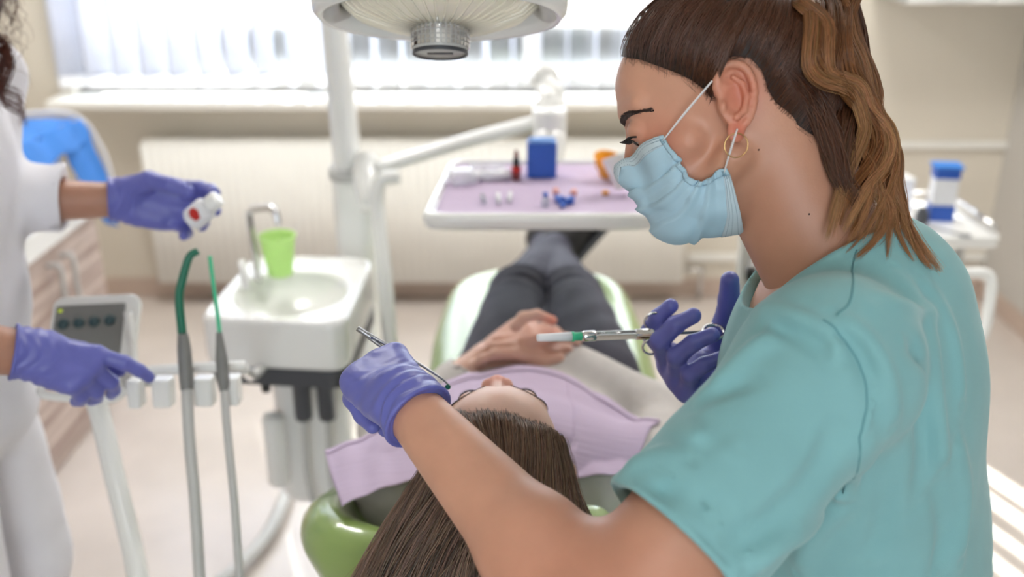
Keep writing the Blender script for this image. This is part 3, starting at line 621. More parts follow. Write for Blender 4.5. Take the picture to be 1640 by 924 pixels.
cartridge((-0.052, 1.785, zl), 6, 0.045, 'cartridge', 'clear glass cartridge leftmost of three in front of the wrapped packages')
cartridge((-0.025, 1.785, zl), 2, 0.055, 'paper', 'white filled cartridge in the middle of three on the tray')
cartridge((-0.005, 1.79, zl), -2, 0.060, 'paper', 'white filled cartridge rightmost of three, nearest the amber bottle')
o = thing('small_vial', 'tiny clear vial with blue cap lying before the blue block', 'vial', (0.062, 1.775, zl))
obj('glass_body', MB().lathe([(0, 0), (0.007, 0), (0.007, 0.014), (0.004, 0.018), (0, 0.018)]), M['cartridge'], o, local=True)
obj('cap', MB().lathe([(0, 0.018), (0.0048, 0.018), (0.0048, 0.026), (0, 0.026)]), M['blue'], o, local=True)
for i, (x, y, rz, lab) in enumerate(((0.087, 1.80, 10, 'blue and pink clamp left of a crossed pair on the tray'), (0.108, 1.795, -24, 'blue and pink clamp right of a crossed pair on the tray'))):
    o = thing('bib_clip', lab, 'clip', (x, y, zl)); o.rotation_euler = (0, 0, math.radians(rz))
    obj('jaw', MB().box((0, 0, 0.006), (0.011, 0.030, 0.011)).box((0.007, -0.008, 0.007), (0.008, 0.012, 0.013)), M['blue'], o, smooth=False, bevel=0.002, local=True)
    obj('tail', MB().box((0, -0.028, 0.004), (0.007, 0.026, 0.006)), M['blue'], o, smooth=False, bevel=0.002, local=True)
    obj('tip', MB().lathe([(0, 0), (0.006, 0.001), (0.0065, 0.012), (0.004, 0.016), (0, 0.017)], (0, 0.016, 0.007), aim((0, 0.6, 0.8)), 14), mat('pink_rubber', (236, 170, 160), 0.4), o, local=True)
# orange bowl and white cup at the right of the tray
o = thing('mixing_bowl', 'orange flexible mixing bowl tilted at the right end of the tray', 'bowl', (0.190, 1.965, zl))
Rb = aim((0.25, -0.35, 1)); obj('bowl', MB().lathe([(0, 0.0), (0.012, 0.001), (0.026, 0.014), (0.033, 0.032), (0.0345, 0.034), (0.0325, 0.034), (0.025, 0.016), (0.010, 0.005), (0, 0.004)], (0, 0, 0.010), Rb), M['orange'], o, local=True)
obj('foot_ring', MB().lathe([(0, -0.004), (0.014, -0.004), (0.014, 0.002), (0, 0.002)], (0, 0, 0.010), Rb), M['orange'], o, local=True)
o = obj('white_beaker', MB().lathe([(0, 0), (0.018, 0), (0.020, 0.003), (0.026, 0.062), (0.027, 0.064), (0.0245, 0.064), (0.018, 0.006), (0, 0.005)], (0.218, 1.845, zl + 0.016), aim((-0.35, 0.25, 0.9))), M['white'])
tag(o, 'glossy white beaker tipped over beside the orange bowl', 'beaker')
o = puff('cotton_pellet', (0.180, 1.85, zl), 0.008, 0.006, 0.004, 10, 'orange', 'tiny orange sponge lying in front of the orange bowl', 9, 0.0015); o['category'] = 'sponge'
# assistant's control panel, rail and suction hoses
cpn = thing('control_panel', 'small white control panel with four round dark buttons', 'control panel', tuple(P(150, 560, 1.62)))
Cc = P(145, 545, 1.62); Rn = basis(nrm([1, 0.10, 0.03]), nrm(np.cross(nrm([-0.06, -0.80, 0.6]), nrm([1, 0.10, 0.03]))), nrm([-0.06, -0.80, 0.6]))
Rn = basis(nrm([1, 0.08, 0.02]), nrm(UP * 0.95 + FW * 0.30), nrm(np.cross([1, 0.08, 0.02], UP * 0.95 + FW * 0.30)))
if Rn[:, 2] @ FW > 0: Rn[:, 2] *= -1
def pc(x, y, z): return Cc + Rn @ np.array([x, y, z], float)
obj('casing', MB().prism(rrect(0.140, 0.155, 0.018), -0.018, 0.0, pc(0.001, 0, 0), Rn), M['white'], cpn, bevel=0.004)
obj('face_plate', MB().prism(rrect(0.112, 0.118, 0.004), 0.0, 0.0015, pc(-0.006, 0.002, 0), Rn), M['grey'], cpn, smooth=False)
for k in range(4): obj('button', MB().lathe([(0, 0), (0.0092, 0), (0.0088, 0.003), (0, 0.0034)], pc(-0.046 + 0.0245 * k, 0.029 + 0.001 * k, 0.0015), Rn, 24), mat('teal_button', (52, 78, 84), 0.35), cpn)
obj('indicator', MB().box(pc(-0.054, 0.052, 0.002), (0.006, 0.004, 0.001), Rn), mat('yellow_green_led', (190, 210, 40), 0.4, emit=0.6), cpn, smooth=False)
obj('guard_loop', MB().tube([P(205, 500, 1.62), P(213, 560, 1.60), P(212, 600, 1.58), P(190, 634, 1.56), P(150, 640, 1.55), P(95, 636, 1.55), P(66, 630, 1.56), P(72, 612, 1.6)], 0.007, 12, n=60), M['white'], cpn)
obj('stand_arm', MB().tube([P(150, 640, 1.62), P(158, 655, 1.62), P(183, 760, 1.60), P(210, 870, 1.58), P(226, 950, 1.56), P(250, 1080, 1.6)], 0.0165, 16, n=40), M['white'], cpn)
obj('stand_foot', MB().tube([P(250, 1080, 1.6), (-0.5, 1.30, 0.3), (-0.45, 1.6, 0.10), (-0.3, 1.85, 0.07)], 0.022, 16, n=40), M['white'], cpn)
rl = thing('instrument_rail', 'white holder rail with clips that carries the suction tubes', 'holder', tuple(P(300, 600, 1.5)))
rl_p = [P(x, y, 1.52) for x, y in ((212, 596), (240, 594), (300, 590), (392, 586))]
obj('rail', MB().tube(rl_p, 0.010, 12, n=20, flat=0.8), M['white'], rl)
for x in (218, 262, 328, 374):
    o_ = P(x, 626 - (x - 218) * 0.03, 1.49); ww = 0.028 if x in (262, 328) else 0.020
    obj('clip', MB().prism(rrect(ww, 0.030, 0.005), -0.024, 0.020, o_, R3('X', -8)), M['white'], rl, bevel=0.003)
obj('bracket', MB().tube([P(205, 612, 1.55), P(222, 606, 1.54), P(245, 604, 1.52)], 0.014, 12, n=10), M['lgrey'], rl)
obj('support', MB().tube([P(388, 590, 1.53), P(396, 596, 1.70), P(408, 600, 1.92), (-0.50, 1.90, 0.735)], 0.010, 12, n=20), M['white'], rl)
def hose(name, lab, tip, tipm, tipr, grip, gr, hp, hr):
    t = thing(name, lab, 'suction tube', tuple(grip[-1]))
    obj('nozzle', MB().tube(tip, tipr, 16, n=30), M[tipm], t)
    obj('handpiece', MB().tube(grip, gr, 16, n=16), M['grey'], t)
    obj('hose', MB().tube(hp, hr, 14, n=50), M['lgrey'], t)
hose('suction_tube', 'suction tube with thick dark green curved nozzle', [P(317, 402, 1.46), P(303, 412, 1.46), P(292, 448, 1.46), P(287, 478, 1.46), P(292, 536, 1.46)], 'dgreen', [0.0055, 0.0058, 0.0062, 0.0064, 0.0065],
     [P(293, 534, 1.46), P(295, 560, 1.46), P(298, 600, 1.46), P(299, 625, 1.46)], [0.0075, 0.010, 0.0105, 0.0088], [P(299, 620, 1.46), P(303, 700, 1.45), P(312, 800, 1.44), P(320, 930, 1.43), P(327, 1060, 1.45), (-0.45, 1.3, 0.25), (-0.42, 1.9, 0.2)], 0.0085)
hose('saliva_ejector', 'saliva ejector with thin mint green straw nozzle', [P(336, 410, 1.47), P(341, 450, 1.47), P(348, 500, 1.47), P(352, 534, 1.47)], 'mgreen', 0.0030,
     [P(351, 532, 1.47), P(355, 575, 1.47), P(358, 612, 1.47), P(359, 628, 1.47)], [0.0045, 0.009, 0.009, 0.006], [P(359, 622, 1.47), P(365, 700, 1.46), P(375, 800, 1.45), P(384, 930, 1.44), P(390, 1060, 1.46), (-0.38, 1.35, 0.3), (-0.36, 1.9, 0.2)], 0.0062)
fh = obj('floor_hose', MB().tube([(-0.60, 1.72, 0.13), (-0.50, 1.80, 0.10), (-0.40, 1.98, 0.10), (-0.37, 2.1, 0.14), (-0.38, 2.2, 0.4)], 0.016, 12, n=40), M['lgrey'])
bpy.data.objects.remove(fh)
fh = obj('floor_hose', MB().tube([PZ(350, 935, 0.03), PZ(400, 890, 0.03), PZ(432, 850, 0.03), PZ(455, 800, 0.03), PZ(470, 740, 0.03)], 0.018, 12, n=40), M['lgrey'])
tag(fh, 'grey hose lying on the floor under the spittoon unit', 'hose')
# right side: second delivery head with handpieces, seen behind the dentist's chin
dh = thing('handpiece_holder', 'tall white handpiece holder behind the dentist\'s chin', 'holder', tuple(P(1200, 560, 2.1)))
obj('panel', MB().prism([(0, 0), (0.085, 0), (0.110, 0.03), (0.10, 0.28), (0.045, 0.285), (0.02, 0.27)], 0, 0.03, P(1168, 560, 2.05), basis(RT, UP, -FW)), M['white'], dh, bevel=0.008)
hp_ = obj('handpiece', MB().tube([P(1203, 462, 2.0), P(1204, 430, 2.0), P(1210, 382, 2.0)], [0.010, 0.008, 0.006], 14, n=12), M['chrome'], dh)
obj('cap', MB().tube([P(1210, 400, 1.995), P(1212, 378, 1.995)], 0.0068, 14), M['black'], hp_)
obj('ring', MB().tube([P(1202.5, 450, 1.995), P(1203, 428, 1.995)], 0.0105, 14), M['black'], hp_)
obj('grip', MB().tube([P(1202, 462, 2.0), P(1202, 500, 2.0)], 0.0105, 14), M['lgrey'], hp_)
obj('hose', MB().tube([P(1202, 498, 2.0), P(1199, 540, 2.0), P(1190, 600, 2.02), P(1195, 700, 2.1)], 0.010, 12, n=20), M['black'], dh)
obj('column', MB().tube([P(1215, 552, 2.08), P(1215, 640, 2.1), (0.42, 2.1, 0.3), (0.2, 2.05, 0.12)], 0.028, 14, n=24), M['white'], dh)
# trolley at the right with its boxes
TR = P(1500, 372, 2.62); tz2 = TR[2]
tt = thing('instrument_trolley', 'white wheeled instrument trolley with loop handle against the right wall', 'trolley', (1.12, 2.55, 0))
obj('top_shelf', MB().prism(rrect(0.42, 0.34, 0.03), tz2 - 0.035, tz2, (1.07, 2.62, 0)), M['white'], tt, bevel=0.006)
obj('low_shelf', MB().prism(rrect(0.32, 0.30, 0.03), 0.16, 0.19, (1.06, 2.62, 0)), M['white'], tt, bevel=0.006)
obj('rim', MB().tube([(0.89, 2.78, tz2 + 0.02), (1.06, 2.785, tz2 + 0.02), (1.26, 2.78, tz2 + 0.02), (1.265, 2.62, tz2 + 0.02), (1.26, 2.46, tz2 + 0.02)], 0.006, 8), M['chrome'], tt)
obj('drawer', MB().prism(rrect(0.30, 0.28, 0.02), tz2 - 0.13, tz2 - 0.04, (1.03, 2.62, 0)), M['whitem'], tt, bevel=0.004)
for x in (0.93, 1.19):
    for y in (2.49, 2.75):
        l_ = obj('leg', MB().tube([(x, y, 0.05), (x, y, tz2 - 0.03)], 0.012, 12), M['lgrey'], tt)
        obj('caster', MB().lathe([(0, -0.01), (0.024, -0.01), (0.026, 0), (0.024, 0.01), (0, 0.01)], (x, y, 0.026), aim((1, 0, 0)), 20), M['dgrey'], l_)
hA = P(1500, 438, 2.40); obj('loop_handle', MB().tube([P(1500, 442, 2.42), P(1545, 438, 2.40), P(1575, 438, 2.40), P(1587, 450, 2.40), P(1584, 490, 2.40), P(1576, 530, 2.40), P(1564, 545, 2.40), P(1530, 546, 2.42), P(1490, 546, 2.45)], 0.014, 14, n=60), M['white'], tt)
def carton(c, size, rz, lab):
    o = thing('supply_carton', lab, 'box', c); o.rotation_euler = (0, 0, math.radians(rz)); sx, sy, sz = size
    obj('carton', MB().box((0, 0, sz / 2), size), M['paper'], o, smooth=False, bevel=0.002, local=True)
    return o
o = carton((1.168, 2.60, tz2), (0.062, 0.05, 0.145), -8, 'upright white box with blue top and bottom bands on the trolley')
for z0, z1 in ((0.0, 0.045), (0.118, 0.146)): obj('blue_band', MB().box((0, 0, (z0 + z1) / 2), (0.0635, 0.0515, z1 - z0)), M['blue'], o, smooth=False, local=True)
obj('blue_lid', MB().box((0, 0, 0.150), (0.075, 0.062, 0.008)), M['bluecloth'], o, smooth=False, bevel=0.002, local=True)
o = carton((1.075, 2.70, tz2), (0.085, 0.06, 0.085), 6, 'plain white box behind the blue and white one on the trolley'); obj('lid', MB().box((0, 0, 0.088), (0.09, 0.065, 0.008)), M['whitem'], o, smooth=False, local=True, bevel=0.002)
o = thing('scissors', 'small steel clamp lying on the trolley top', 'clamp', (1.12, 2.50, tz2 + 0.003))
obj('blade', MB().tube([(-0.02, 0.03, 0), (0.015, -0.01, 0.002), (0.05, -0.04, 0)], 0.003, 8), M['steel'], o, local=True)
obj('ring', MB().tube([(0.06 + 0.012 * math.cos(a), -0.05 + 0.012 * math.sin(a), 0) for a in np.linspace(0, 6.28, 20)[:-1]], 0.0025, 8, closed=True), M['steel'], o, local=True)
o = obj('glass_jar', MB().lathe([(0, 0), (0.018, 0), (0.018, 0.03), (0.012, 0.038), (0.012, 0.045), (0, 0.045)], (1.105, 2.56, tz2)), M['dgrey']); tag(o, 'small dark jar between the two boxes on the trolley', 'jar')
# ================================================================== PEOPLE
def hand(W, D, N, side, curls, spread=(0.10, 0.03, -0.05, -0.14), thumb=None, s=1.0):
    """W wrist, D direction of the palm, N palm normal, side +1 right / -1 left; curls: 4 x (mcp,pip,dip) degrees.
    returns finger chains, palm pieces"""
    W = np.asarray(W, float); D = nrm(D); N = np.asarray(N, float); N = nrm(N - D * (N @ D)); S = np.cross(D, N) * side
    off = [0.029, 0.010, -0.010, -0.027]; ln = [0.087, 0.090, 0.085, 0.077]
    ph = [(0.041, 0.025, 0.021), (0.046, 0.028, 0.022), (0.042, 0.026, 0.022), (0.032, 0.020, 0.019)]
    rr = [(0.0100, 0.0090, 0.0082, 0.0072), (0.0102, 0.0092, 0.0083, 0.0074), (0.0098, 0.0088, 0.0080, 0.0070), (0.0088, 0.0078, 0.0071, 0.0063)]
    fingers = []; palm = []
    for i in range(4):
        b = W + s * (D * ln[i] + S * off[i] - N * 0.002); ang = 0; d0 = nrm(D + S * spread[i]); pts = [b]
        for j in range(3):
            ang += math.radians(curls[i][j]); d = d0 * math.cos(ang) + N * math.sin(ang); pts.append(pts[-1] + d * ph[i][j] * s)
        fingers.append((pts, [r * s for r in rr[i]]))
        palm.append(cone(W + s * S * off[i] * 0.55, b, 0.0145 * s, 0.0118 * s))
    T = thumb or ((0.35, 0.75, 0.45), (0.75, 0.45, 0.35), (0.9, 0.25, 0.3)); b = W + s * (D * 0.018 + S * 0.020 + N * 0.008); pts = [b]
    for j, L_ in enumerate((0.046, 0.034, 0.029)):
        t = T[j]; pts.append(pts[-1] + nrm(D * t[0] + S * t[1] + N * t[2]) * L_ * s)
    fingers.append((pts, [0.0165 * s, 0.0120 * s, 0.0105 * s, 0.0088 * s]))
    palm.append(cone(W + s * (D * 0.03 - S * 0.022 + N * 0.006), W + s * (D * 0.065 - S * 0.024 + N * 0.004), 0.013 * s, 0.011 * s))
    return fingers, palm
def hand_sdf(h, off=0.0, k=0.006):
    fs = [chain([p for p in pts], [r for r in rad], 0.004) for pts, rad in h[0]]
    pal = U(0.016 , *h[1])
    th = chain(h[0][4][0][:2], h[0][4][1][:2], 0.004)
    f = U(0.014, pal, th)
    for g in fs: f = U(k, f, g)
    return OFF(f, off) if off else f
def bounds(pts, m): pts = np.asarray(pts); return pts.min(0) - m, pts.max(0) + m
def hand_pts(h): return [p for f in h[0] for p in f[0]] 
def glove(name, h, W, A, r_w, r_c, cuff, parent, label=None, lip=0.0022, seed=1, flare=1.0, hh=0.0019, wr=0.0011):
    """glove over a hand: W wrist, A unit vector up the forearm, cuff length, radii at wrist and at cuff end"""
    W = np.asarray(W, float); A = nrm(A); E_ = W + A * cuff; body = OFF(hand_sdf(h), 0.0016)
    sl = cone(W - A * 0.015, E_, r_w, r_c); rim = torus(E_, A, r_c - 0.0005, lip)
    g = U(0.012, body, CUT(0.002, sl, half(E_, A)))
    def dsp(p):
        t = (p - W) @ A; wgt = np.exp(-((t - 0.0) / 0.035) ** 2); q = (p - W)
        return -wr * 0.9 * wgt * (np.sin(q @ A * 420 + 9 * wob(p, 1, 40, seed)) ) + wob(p, wr * 0.8, 130, seed + 3) * 0.6
    g = DISP(g, dsp); g = U(0.002, g, rim)
    inner = cone(W + A * 0.012, E_ + A * 0.02, r_w - 0.003, r_c - 0.0024)
    g = SUB(0.001, g, inner); lo, hi = bounds(hand_pts(h) + [E_ + A * 0.01, W], 0.05 + max(0, r_c - 0.035))
    o = sdf_obj('glove', g, lo, hi, hh, M['glove'], parent)
    if label: o['label'] = label
    return o
def head_parts(Tm, s=1.0, neck_drop=True, eyes_shut=True, mouth=True):
    """face and skull in head coordinates: x forward, y left, z up, origin between the ear canals. Tm maps local to world"""
    L_ = lambda *v: Tm(np.array(v, float) * s)
    Rm = Tm.R
    e = lambda c, r: ell(L_(*c), np.array(r) * s, Rm)
    c = lambda a, b, ra, rb: cone(L_(*a), L_(*b), ra * s, rb * s)
    sk = U(0.02 * s, e((-0.014, 0, 0.040), (0.093, 0.073, 0.084)), e((0.042, 0, 0.048), (0.051, 0.058, 0.052)))
    fa = U(0.018 * s, sk, e((0.043, 0, -0.010), (0.046, 0.057, 0.060)), e((0.040, 0, -0.055), (0.043, 0.045, 0.036)))
    fa = U(0.012 * s, fa, c((0.000, 0.053, -0.035), (0.058, 0.022, -0.078), 0.014, 0.013), c((0.000, -0.053, -0.035), (0.058, -0.022, -0.078), 0.014, 0.013), e((0.064, 0, -0.080), (0.016, 0.018, 0.014)),
           c((0.060, 0.040, -0.014), (0.035, 0.052, -0.010), 0.014, 0.013), c((0.060, -0.040, -0.014), (0.035, -0.052, -0.010), 0.014, 0.013),
           c((0.084, 0.012, 0.032), (0.070, 0.046, 0.034), 0.008, 0.007), c((0.084, -0.012, 0.032), (0.070, -0.046, 0.034), 0.008, 0.007))
    for y in (1, -1): fa = SUB(0.012 * s, fa, e((0.098, 0.031 * y, 0.012), (0.018, 0.017, 0.013)))
    for y in (1, -1): fa = U(0.004 * s, fa, e((0.0745, 0.031 * y, 0.012), (0.0135, 0.0150, 0.0125)))
    fa = U(0.007 * s, fa, c((0.083, 0, 0.020), (0.094, 0, -0.016), 0.0065, 0.0088), e((0.096, 0, -0.020), (0.0095, 0.0100, 0.0090)), e((0.091, 0.012, -0.024), (0.010, 0.0072, 0.0072)), e((0.091, -0.012, -0.024), (0.010, 0.0072, 0.0072)))
    if mouth:
        fa = U(0.004 * s, fa, c((0.086, -0.014, -0.045), (0.086, 0.014, -0.045), 0.0055, 0.0055), c((0.083, -0.013, -0.054), (0.083, 0.013, -0.054), 0.006, 0.006))
        fa = SUB(0.003 * s, fa, c((0.093, -0.020, -0.0495), (0.093, 0.020, -0.0495), 0.0016, 0.0016))
    for y in (1, -1): fa = SUB(0.003 * s, fa, e((0.100, 0.0055 * y, -0.029), (0.005, 0.0028, 0.0035)))
    return fa
class Frame:
    def __init__(s, O, fw, l, up): s.O = np.asarray(O, float); s.R = basis(fw, l, up)
    def __call__(s, v): return s.O + s.R @ v
    def inv(s, p): return (np.atleast_2d(p) - s.O) @ s.R
def ear(Tm, side, s=1.0, tilt=12):
    """outer ear standing off the head: helix, antihelix, bowl, lobe"""
    c0 = np.array([-0.006, 0.0715 * side, 0.006]); fl = R3('Z', 28 * side) @ R3('Y', -tilt)     # ear plane: x back-front, z up, y out
    Q = lambda x, y, z: Tm((c0 + fl @ np.array([x, y * side, z])) * s)
    hel = [(0.008, 0.002, 0.006), (0.013, 0.006, 0.016), (0.010, 0.010, 0.028), (0.0, 0.013, 0.0345), (-0.011, 0.014, 0.031), (-0.0175, 0.014, 0.019), (-0.0185, 0.013, 0.004), (-0.015, 0.011, -0.010), (-0.009, 0.008, -0.019)]
    hp = spline([Q(*v) for v in hel], 18); hr = np.interp(np.linspace(0, 1, 18), [0, 0.2, 0.6, 1], [0.0026, 0.0036, 0.0034, 0.0036]) * s
    f = chain(hp, hr, 0.002)
    plate = ell(Q(-0.003, 0.0075, 0.008), np.array([0.0165, 0.0042, 0.027]) * s, Tm.R @ fl)
    lobe = ell(Q(-0.003, 0.007, -0.0235), np.array([0.0080, 0.0042, 0.0095]) * s, Tm.R @ fl)
    f = U(0.003 * s, f, plate, lobe)
    ah = chain([Q(0.000, 0.0125, 0.023), Q(-0.008, 0.0135, 0.017), Q(-0.0115, 0.0135, 0.006), Q(-0.009, 0.0125, -0.006), Q(-0.002, 0.012, -0.012)], [0.0022 * s, 0.0028 * s, 0.0028 * s, 0.0028 * s, 0.003 * s], 0.002)
    f = SUB(0.004 * s, f, ell(Q(-0.001, 0.0145, 0.002), np.array([0.0085, 0.008, 0.0115]) * s, Tm.R @ fl))
    f = SUB(0.003 * s, f, ell(Q(0.004, 0.0145, 0.0235), np.array([0.007, 0.0055, 0.007]) * s, Tm.R @ fl))
    f = U(0.002 * s, f, ah, ell(Q(0.0095, 0.0085, -0.002), np.array([0.0035, 0.0045, 0.0055]) * s, Tm.R @ fl))
    root = ell(Q(-0.002, -0.001, 0.004), np.array([0.011, 0.009, 0.020]) * s, Tm.R @ fl)
    return U(0.004 * s, f, root), Q
# ------------------------------------------------------------------ the dentist in teal
HS = 1.04
HD = Frame(P(1161, 200, 0.978), nrm([-0.9434, 0.1364, -0.3022]), nrm([-0.2356, -0.9170, 0.3218]), nrm([-0.2332, 0.3748, 0.8973]))
HD.R = basis(HD.R[:, 0], nrm(np.cross(HD.R[:, 2], HD.R[:, 0])), nrm(np.cross(HD.R[:, 0], nrm(np.cross(HD.R[:, 2], HD.R[:, 0])))))
hl = lambda x, y, z: HD(np.array([x, y, z]) * HS)
face = head_parts(HD, HS)
neck_b = P(1338, 455, 0.985)
neckf = U(0.03, cone(hl(-0.030, 0, -0.02), neck_b, 0.054, 0.054), cone(hl(-0.050, 0, 0.0), neck_b + np.array([0.01, 0.01, 0.0]), 0.046, 0.052), cone(hl(-0.012, 0, -0.05), P(1316, 492, 0.98), 0.028, 0.032))
earL, QL = ear(HD, 1, HS); earR, QR = ear(HD, -1, HS)
headf = U(0.022, face, neckf)
headf = U(0.004, headf, earL, earR)
SH = P(1332, 588, 0.838); SF = np.array([0.375, 1.06, 1.205]); EL = P(962, 1000, 0.775); WR = P(655, 650, 0.935); HIP = np.array([0.40, 0.95, 0.92])
farE = np.array([0.46, 1.25, 1.00]); WR2 = P(1184, 610, 1.165)
# forearm and upper arm (near), far arm, torso, legs
fore = U(0.02, cone(EL + (WR - EL) * 0.25, WR, 0.0445, 0.0265), cone(EL, EL + (WR - EL) * 0.30, 0.043, 0.0455))
upper = cone(SH, EL, 0.056, 0.049)
arm_n = U(0.03, fore, upper)
arm_f = U(0.03, cone(SF, farE, 0.052, 0.043), cone(farE, WR2, 0.043, 0.027))
h1 = hand(WR, nrm([-0.50, 0.80, 0.05]), nrm([0.20, 0.08, -1.0]), -1, [(58, 48, 25), (62, 55, 30), (66, 60, 32), (66, 62, 35)], thumb=((0.62, 0.35, 0.60), (0.80, -0.05, 0.60), (0.75, -0.35, 0.55)), s=0.94)
h2 = hand(WR2, nrm(P(1062, 592, 1.13) - WR2), nrm([0.10, -0.38, 0.92]), 1, [(35, 50, 20), (50, 50, 25), (60, 50, 25), (66, 50, 25)], spread=(0.16, 0.04, -0.04, -0.10),
          thumb=((0.25, 0.45, 0.72), (0.28, 0.20, 0.92), (0.45, 0.12, 0.90)), s=1.0)
torso = U(0.06, ell(np.array([0.335, 0.92, 1.18]), (0.105, 0.155, 0.125), R3('Z', -18)), ell(np.array([0.36, 0.93, 1.08]), (0.10, 0.135, 0.15), R3('Z', -18)), ell(np.array([0.41, 0.95, 0.94]), (0.115, 0.165, 0.13), R3('Z', -18)),
          cone(SH, neck_b + np.array([0.01, -0.01, -0.03]), 0.054, 0.042), cone(SF, neck_b + np.array([0, 0.01, -0.02]), 0.046, 0.046), cone(np.array([0.365, 0.93, 1.27]), np.array([0.38, 0.95, 1.0]), 0.07, 0.09))
legs = U(0.04, cone((0.40, 0.86, 0.90), (0.40, 0.86, 0.48), 0.085, 0.055), cone((0.40, 0.86, 0.48), (0.43, 0.86, 0.09), 0.052, 0.036), cone((0.49, 1.02, 0.90), (0.51, 1.04, 0.48), 0.080, 0.055), cone((0.51, 1.04, 0.48), (0.53, 1.04, 0.09), 0.052, 0.036))
bodyf = U(0.03, torso, arm_n, arm_f, legs)
V2, Q2 = mesh_sdf('b', U(0.008, bodyf, hand_sdf(h1, -0.0008), hand_sdf(h2, -0.0008)), (-0.26, 0.55, 0.05), (0.62, 1.42, 1.42), 0.0045)
# head and neck at fine detail, ending inside the collar
neck_cut = half(neck_b + np.array([0.02, 0, -0.06]), nrm(neck_b - hl(-0.03, 0, 0)))
hf = CUT(0.003, headf, neck_cut)
allh = [hl(-0.12, 0, 0.13), hl(0.12, 0.08, -0.11), hl(0, -0.09, 0), hl(0, 0.1, 0), neck_b + (0.07, 0.07, -0.08), neck_b - (0.07, 0.07, 0.08), hl(-0.11, 0, -0.05)]
lo, hi = bounds(allh, 0.03)
den = sdf_obj('person', hf, lo, hi, 0.0017, M['skin'], None, (V2, Q2))
tag(den, 'woman in teal scrub top and blue face mask leaning over the patient with a syringe', 'person')
tint(den, (212, 158, 132), [(QL(-0.006, 0.012, 0.010), 0.024, (210, 128, 104)), (QL(-0.003, 0.010, -0.024), 0.012, (216, 118, 96)), (hl(0.062, 0.052, -0.012), 0.030, (208, 136, 112)), (hl(0.098, 0, -0.02), 0.016, (206, 128, 108)), (EL, 0.09, (200, 136, 110)), (hl(-0.03, 0.04, -0.09), 0.06, (188, 134, 108))])
# --- eyes, lids, lashes, brows, moles
for y in (1, -1):
    eb = obj('eye', MB().lathe([(0, -0.0108), (0.006, -0.009), (0.0094, -0.0055), (0.0108, 0), (0.0094, 0.0055), (0.006, 0.009), (0.0, 0.0108)], hl(0.0748, 0.031 * y, 0.0082), aim(HD.R[:, 0]), 24), M['eye'], den)
    gz = nrm(HD.R @ np.array([0.80, 0, -0.60])); obj('iris', MB().lathe([(0, 0.0122), (0.0030, 0.0119), (0.0056, 0.0107), (0.0058, 0.0098)], hl(0.0748, 0.031 * y, 0.0082), aim(gz), 20), M['iris'], eb)
def lash_strip(Tm, s, y, parent, drop=-0.55, n=34, L=0.0095, zc=0.006):
    m = MB()
    for i in range(n):
        a = (i / (n - 1) - 0.5) * 2; c = np.array([0.0745 + 0.0145 * math.cos(a * 0.95) , (0.031 + 0.0145 * math.sin(a * 0.95)) * y, zc + 0.002 * (1 - a * a)]) * s
        d = np.array([0.8, 0.35 * a * y + 0.25 * y, drop]); p = [Tm(c + d * L * s * t + np.array([0, 0, 0.0028 * t * t]) * s) for t in np.linspace(0, 1, 6)]
        m.tube(p, [0.00045, 0.00012], 4)
    lid = [Tm(np.array([0.0748 + 0.0142 * math.cos(a), (0.031 + 0.0150 * math.sin(a)) * y, zc + 0.0015 * (1 - a * a)]) * s) for a in np.linspace(-1.1, 1.25, 16)]
    m.tube(lid, 0.0009, 6)
    return obj('eyelashes', m, M['lash'], parent)
for y in (1, -1): lash_strip(HD, HS, y, den)
def brow(pix, f, parent, wid=0.0075, n=520):
    pts = spline(np.array([march(f, x, y_, 0.7, 1.6) for x, y_ in pix]), 40); T = np.gradient(pts, axis=0); T /= np.linalg.norm(T, axis=1)[:, None]; G = grad(f, pts); m = MB()
    for _ in range(n):
        t = rng.uniform(0, 0.98); i = int(t * 39); w_ = wid * (0.95 if t < 0.35 else 1.0 * (1 - (t - 0.35) / 0.7)); up_ = np.cross(G[i], T[i]); o_ = rng.uniform(-1, 1) * w_ * 0.5
        a = pts[i] + up_ * o_ + G[i] * 0.0002; d = nrm(T[i] - up_ * np.sign(o_) * 0.25 + rng.normal(size=3) * 0.12); b = a + d * 0.006
        m.tube(snap(f, np.array([a, (a + b) / 2, b]), 0.0006), [0.00042, 0.00012], 3)
    return obj('eyebrow', m, M['brow'], parent)
brow([(997, 199), (999, 189), (1008, 182), (1022, 179), (1040, 176)], headf, den)
mo = MB()
for x, y_, r_ in ((1046, 177, 0.0011), (1215, 240, 0.0009), (1296, 343, 0.0009)):
    q = march(headf, x, y_); mo.lathe([(0, -0.0004), (r_, 0), (0, 0.0005)], q, aim(grad(headf, q)[0]), 10)
obj('mole', mo, M['brow'], den)
# --- scrub top
yoke = U(0.05, torso, cone(SH, SH + (EL - SH) * 0.05, 0.064, 0.066))
hemc = P(1068, 852, 0.79); ax = nrm(EL - SH)
hs_t = (hemc - SH) @ ax; hemP = SH + ax * hs_t
sleeve = cone(SH, hemP + ax * 0.03, 0.067, 0.070)
sleeve2 = cone(SF, SF + (farE - SF) * 0.75, 0.062, 0.064)
nk_axis0 = nrm(hl(-0.03, 0, -0.02) - neck_b)
back_full = U(0.05, ell(np.array([0.352, 0.92, 1.16]), (0.096, 0.145, 0.14), R3('Z', -18)), ell(np.array([0.378, 0.93, 1.02]), (0.108, 0.155, 0.16), R3('Z', -18)))
sh0 = U(0.05, OFF(U(0.06, torso, back_full), 0.009), CUT(0.002, sleeve, half(hemP, ax)), CUT(0.002, sleeve2, half(SF + (farE - SF) * 0.7, farE - SF)))
sh0 = U(0.03, sh0, cone(neck_b - nk_axis0 * 0.02, neck_b + nk_axis0 * 0.075, 0.070, 0.063))
sh0 = CUT(0.004, sh0, half((0.4, 0.9, 0.80), (0, 0, -1)))
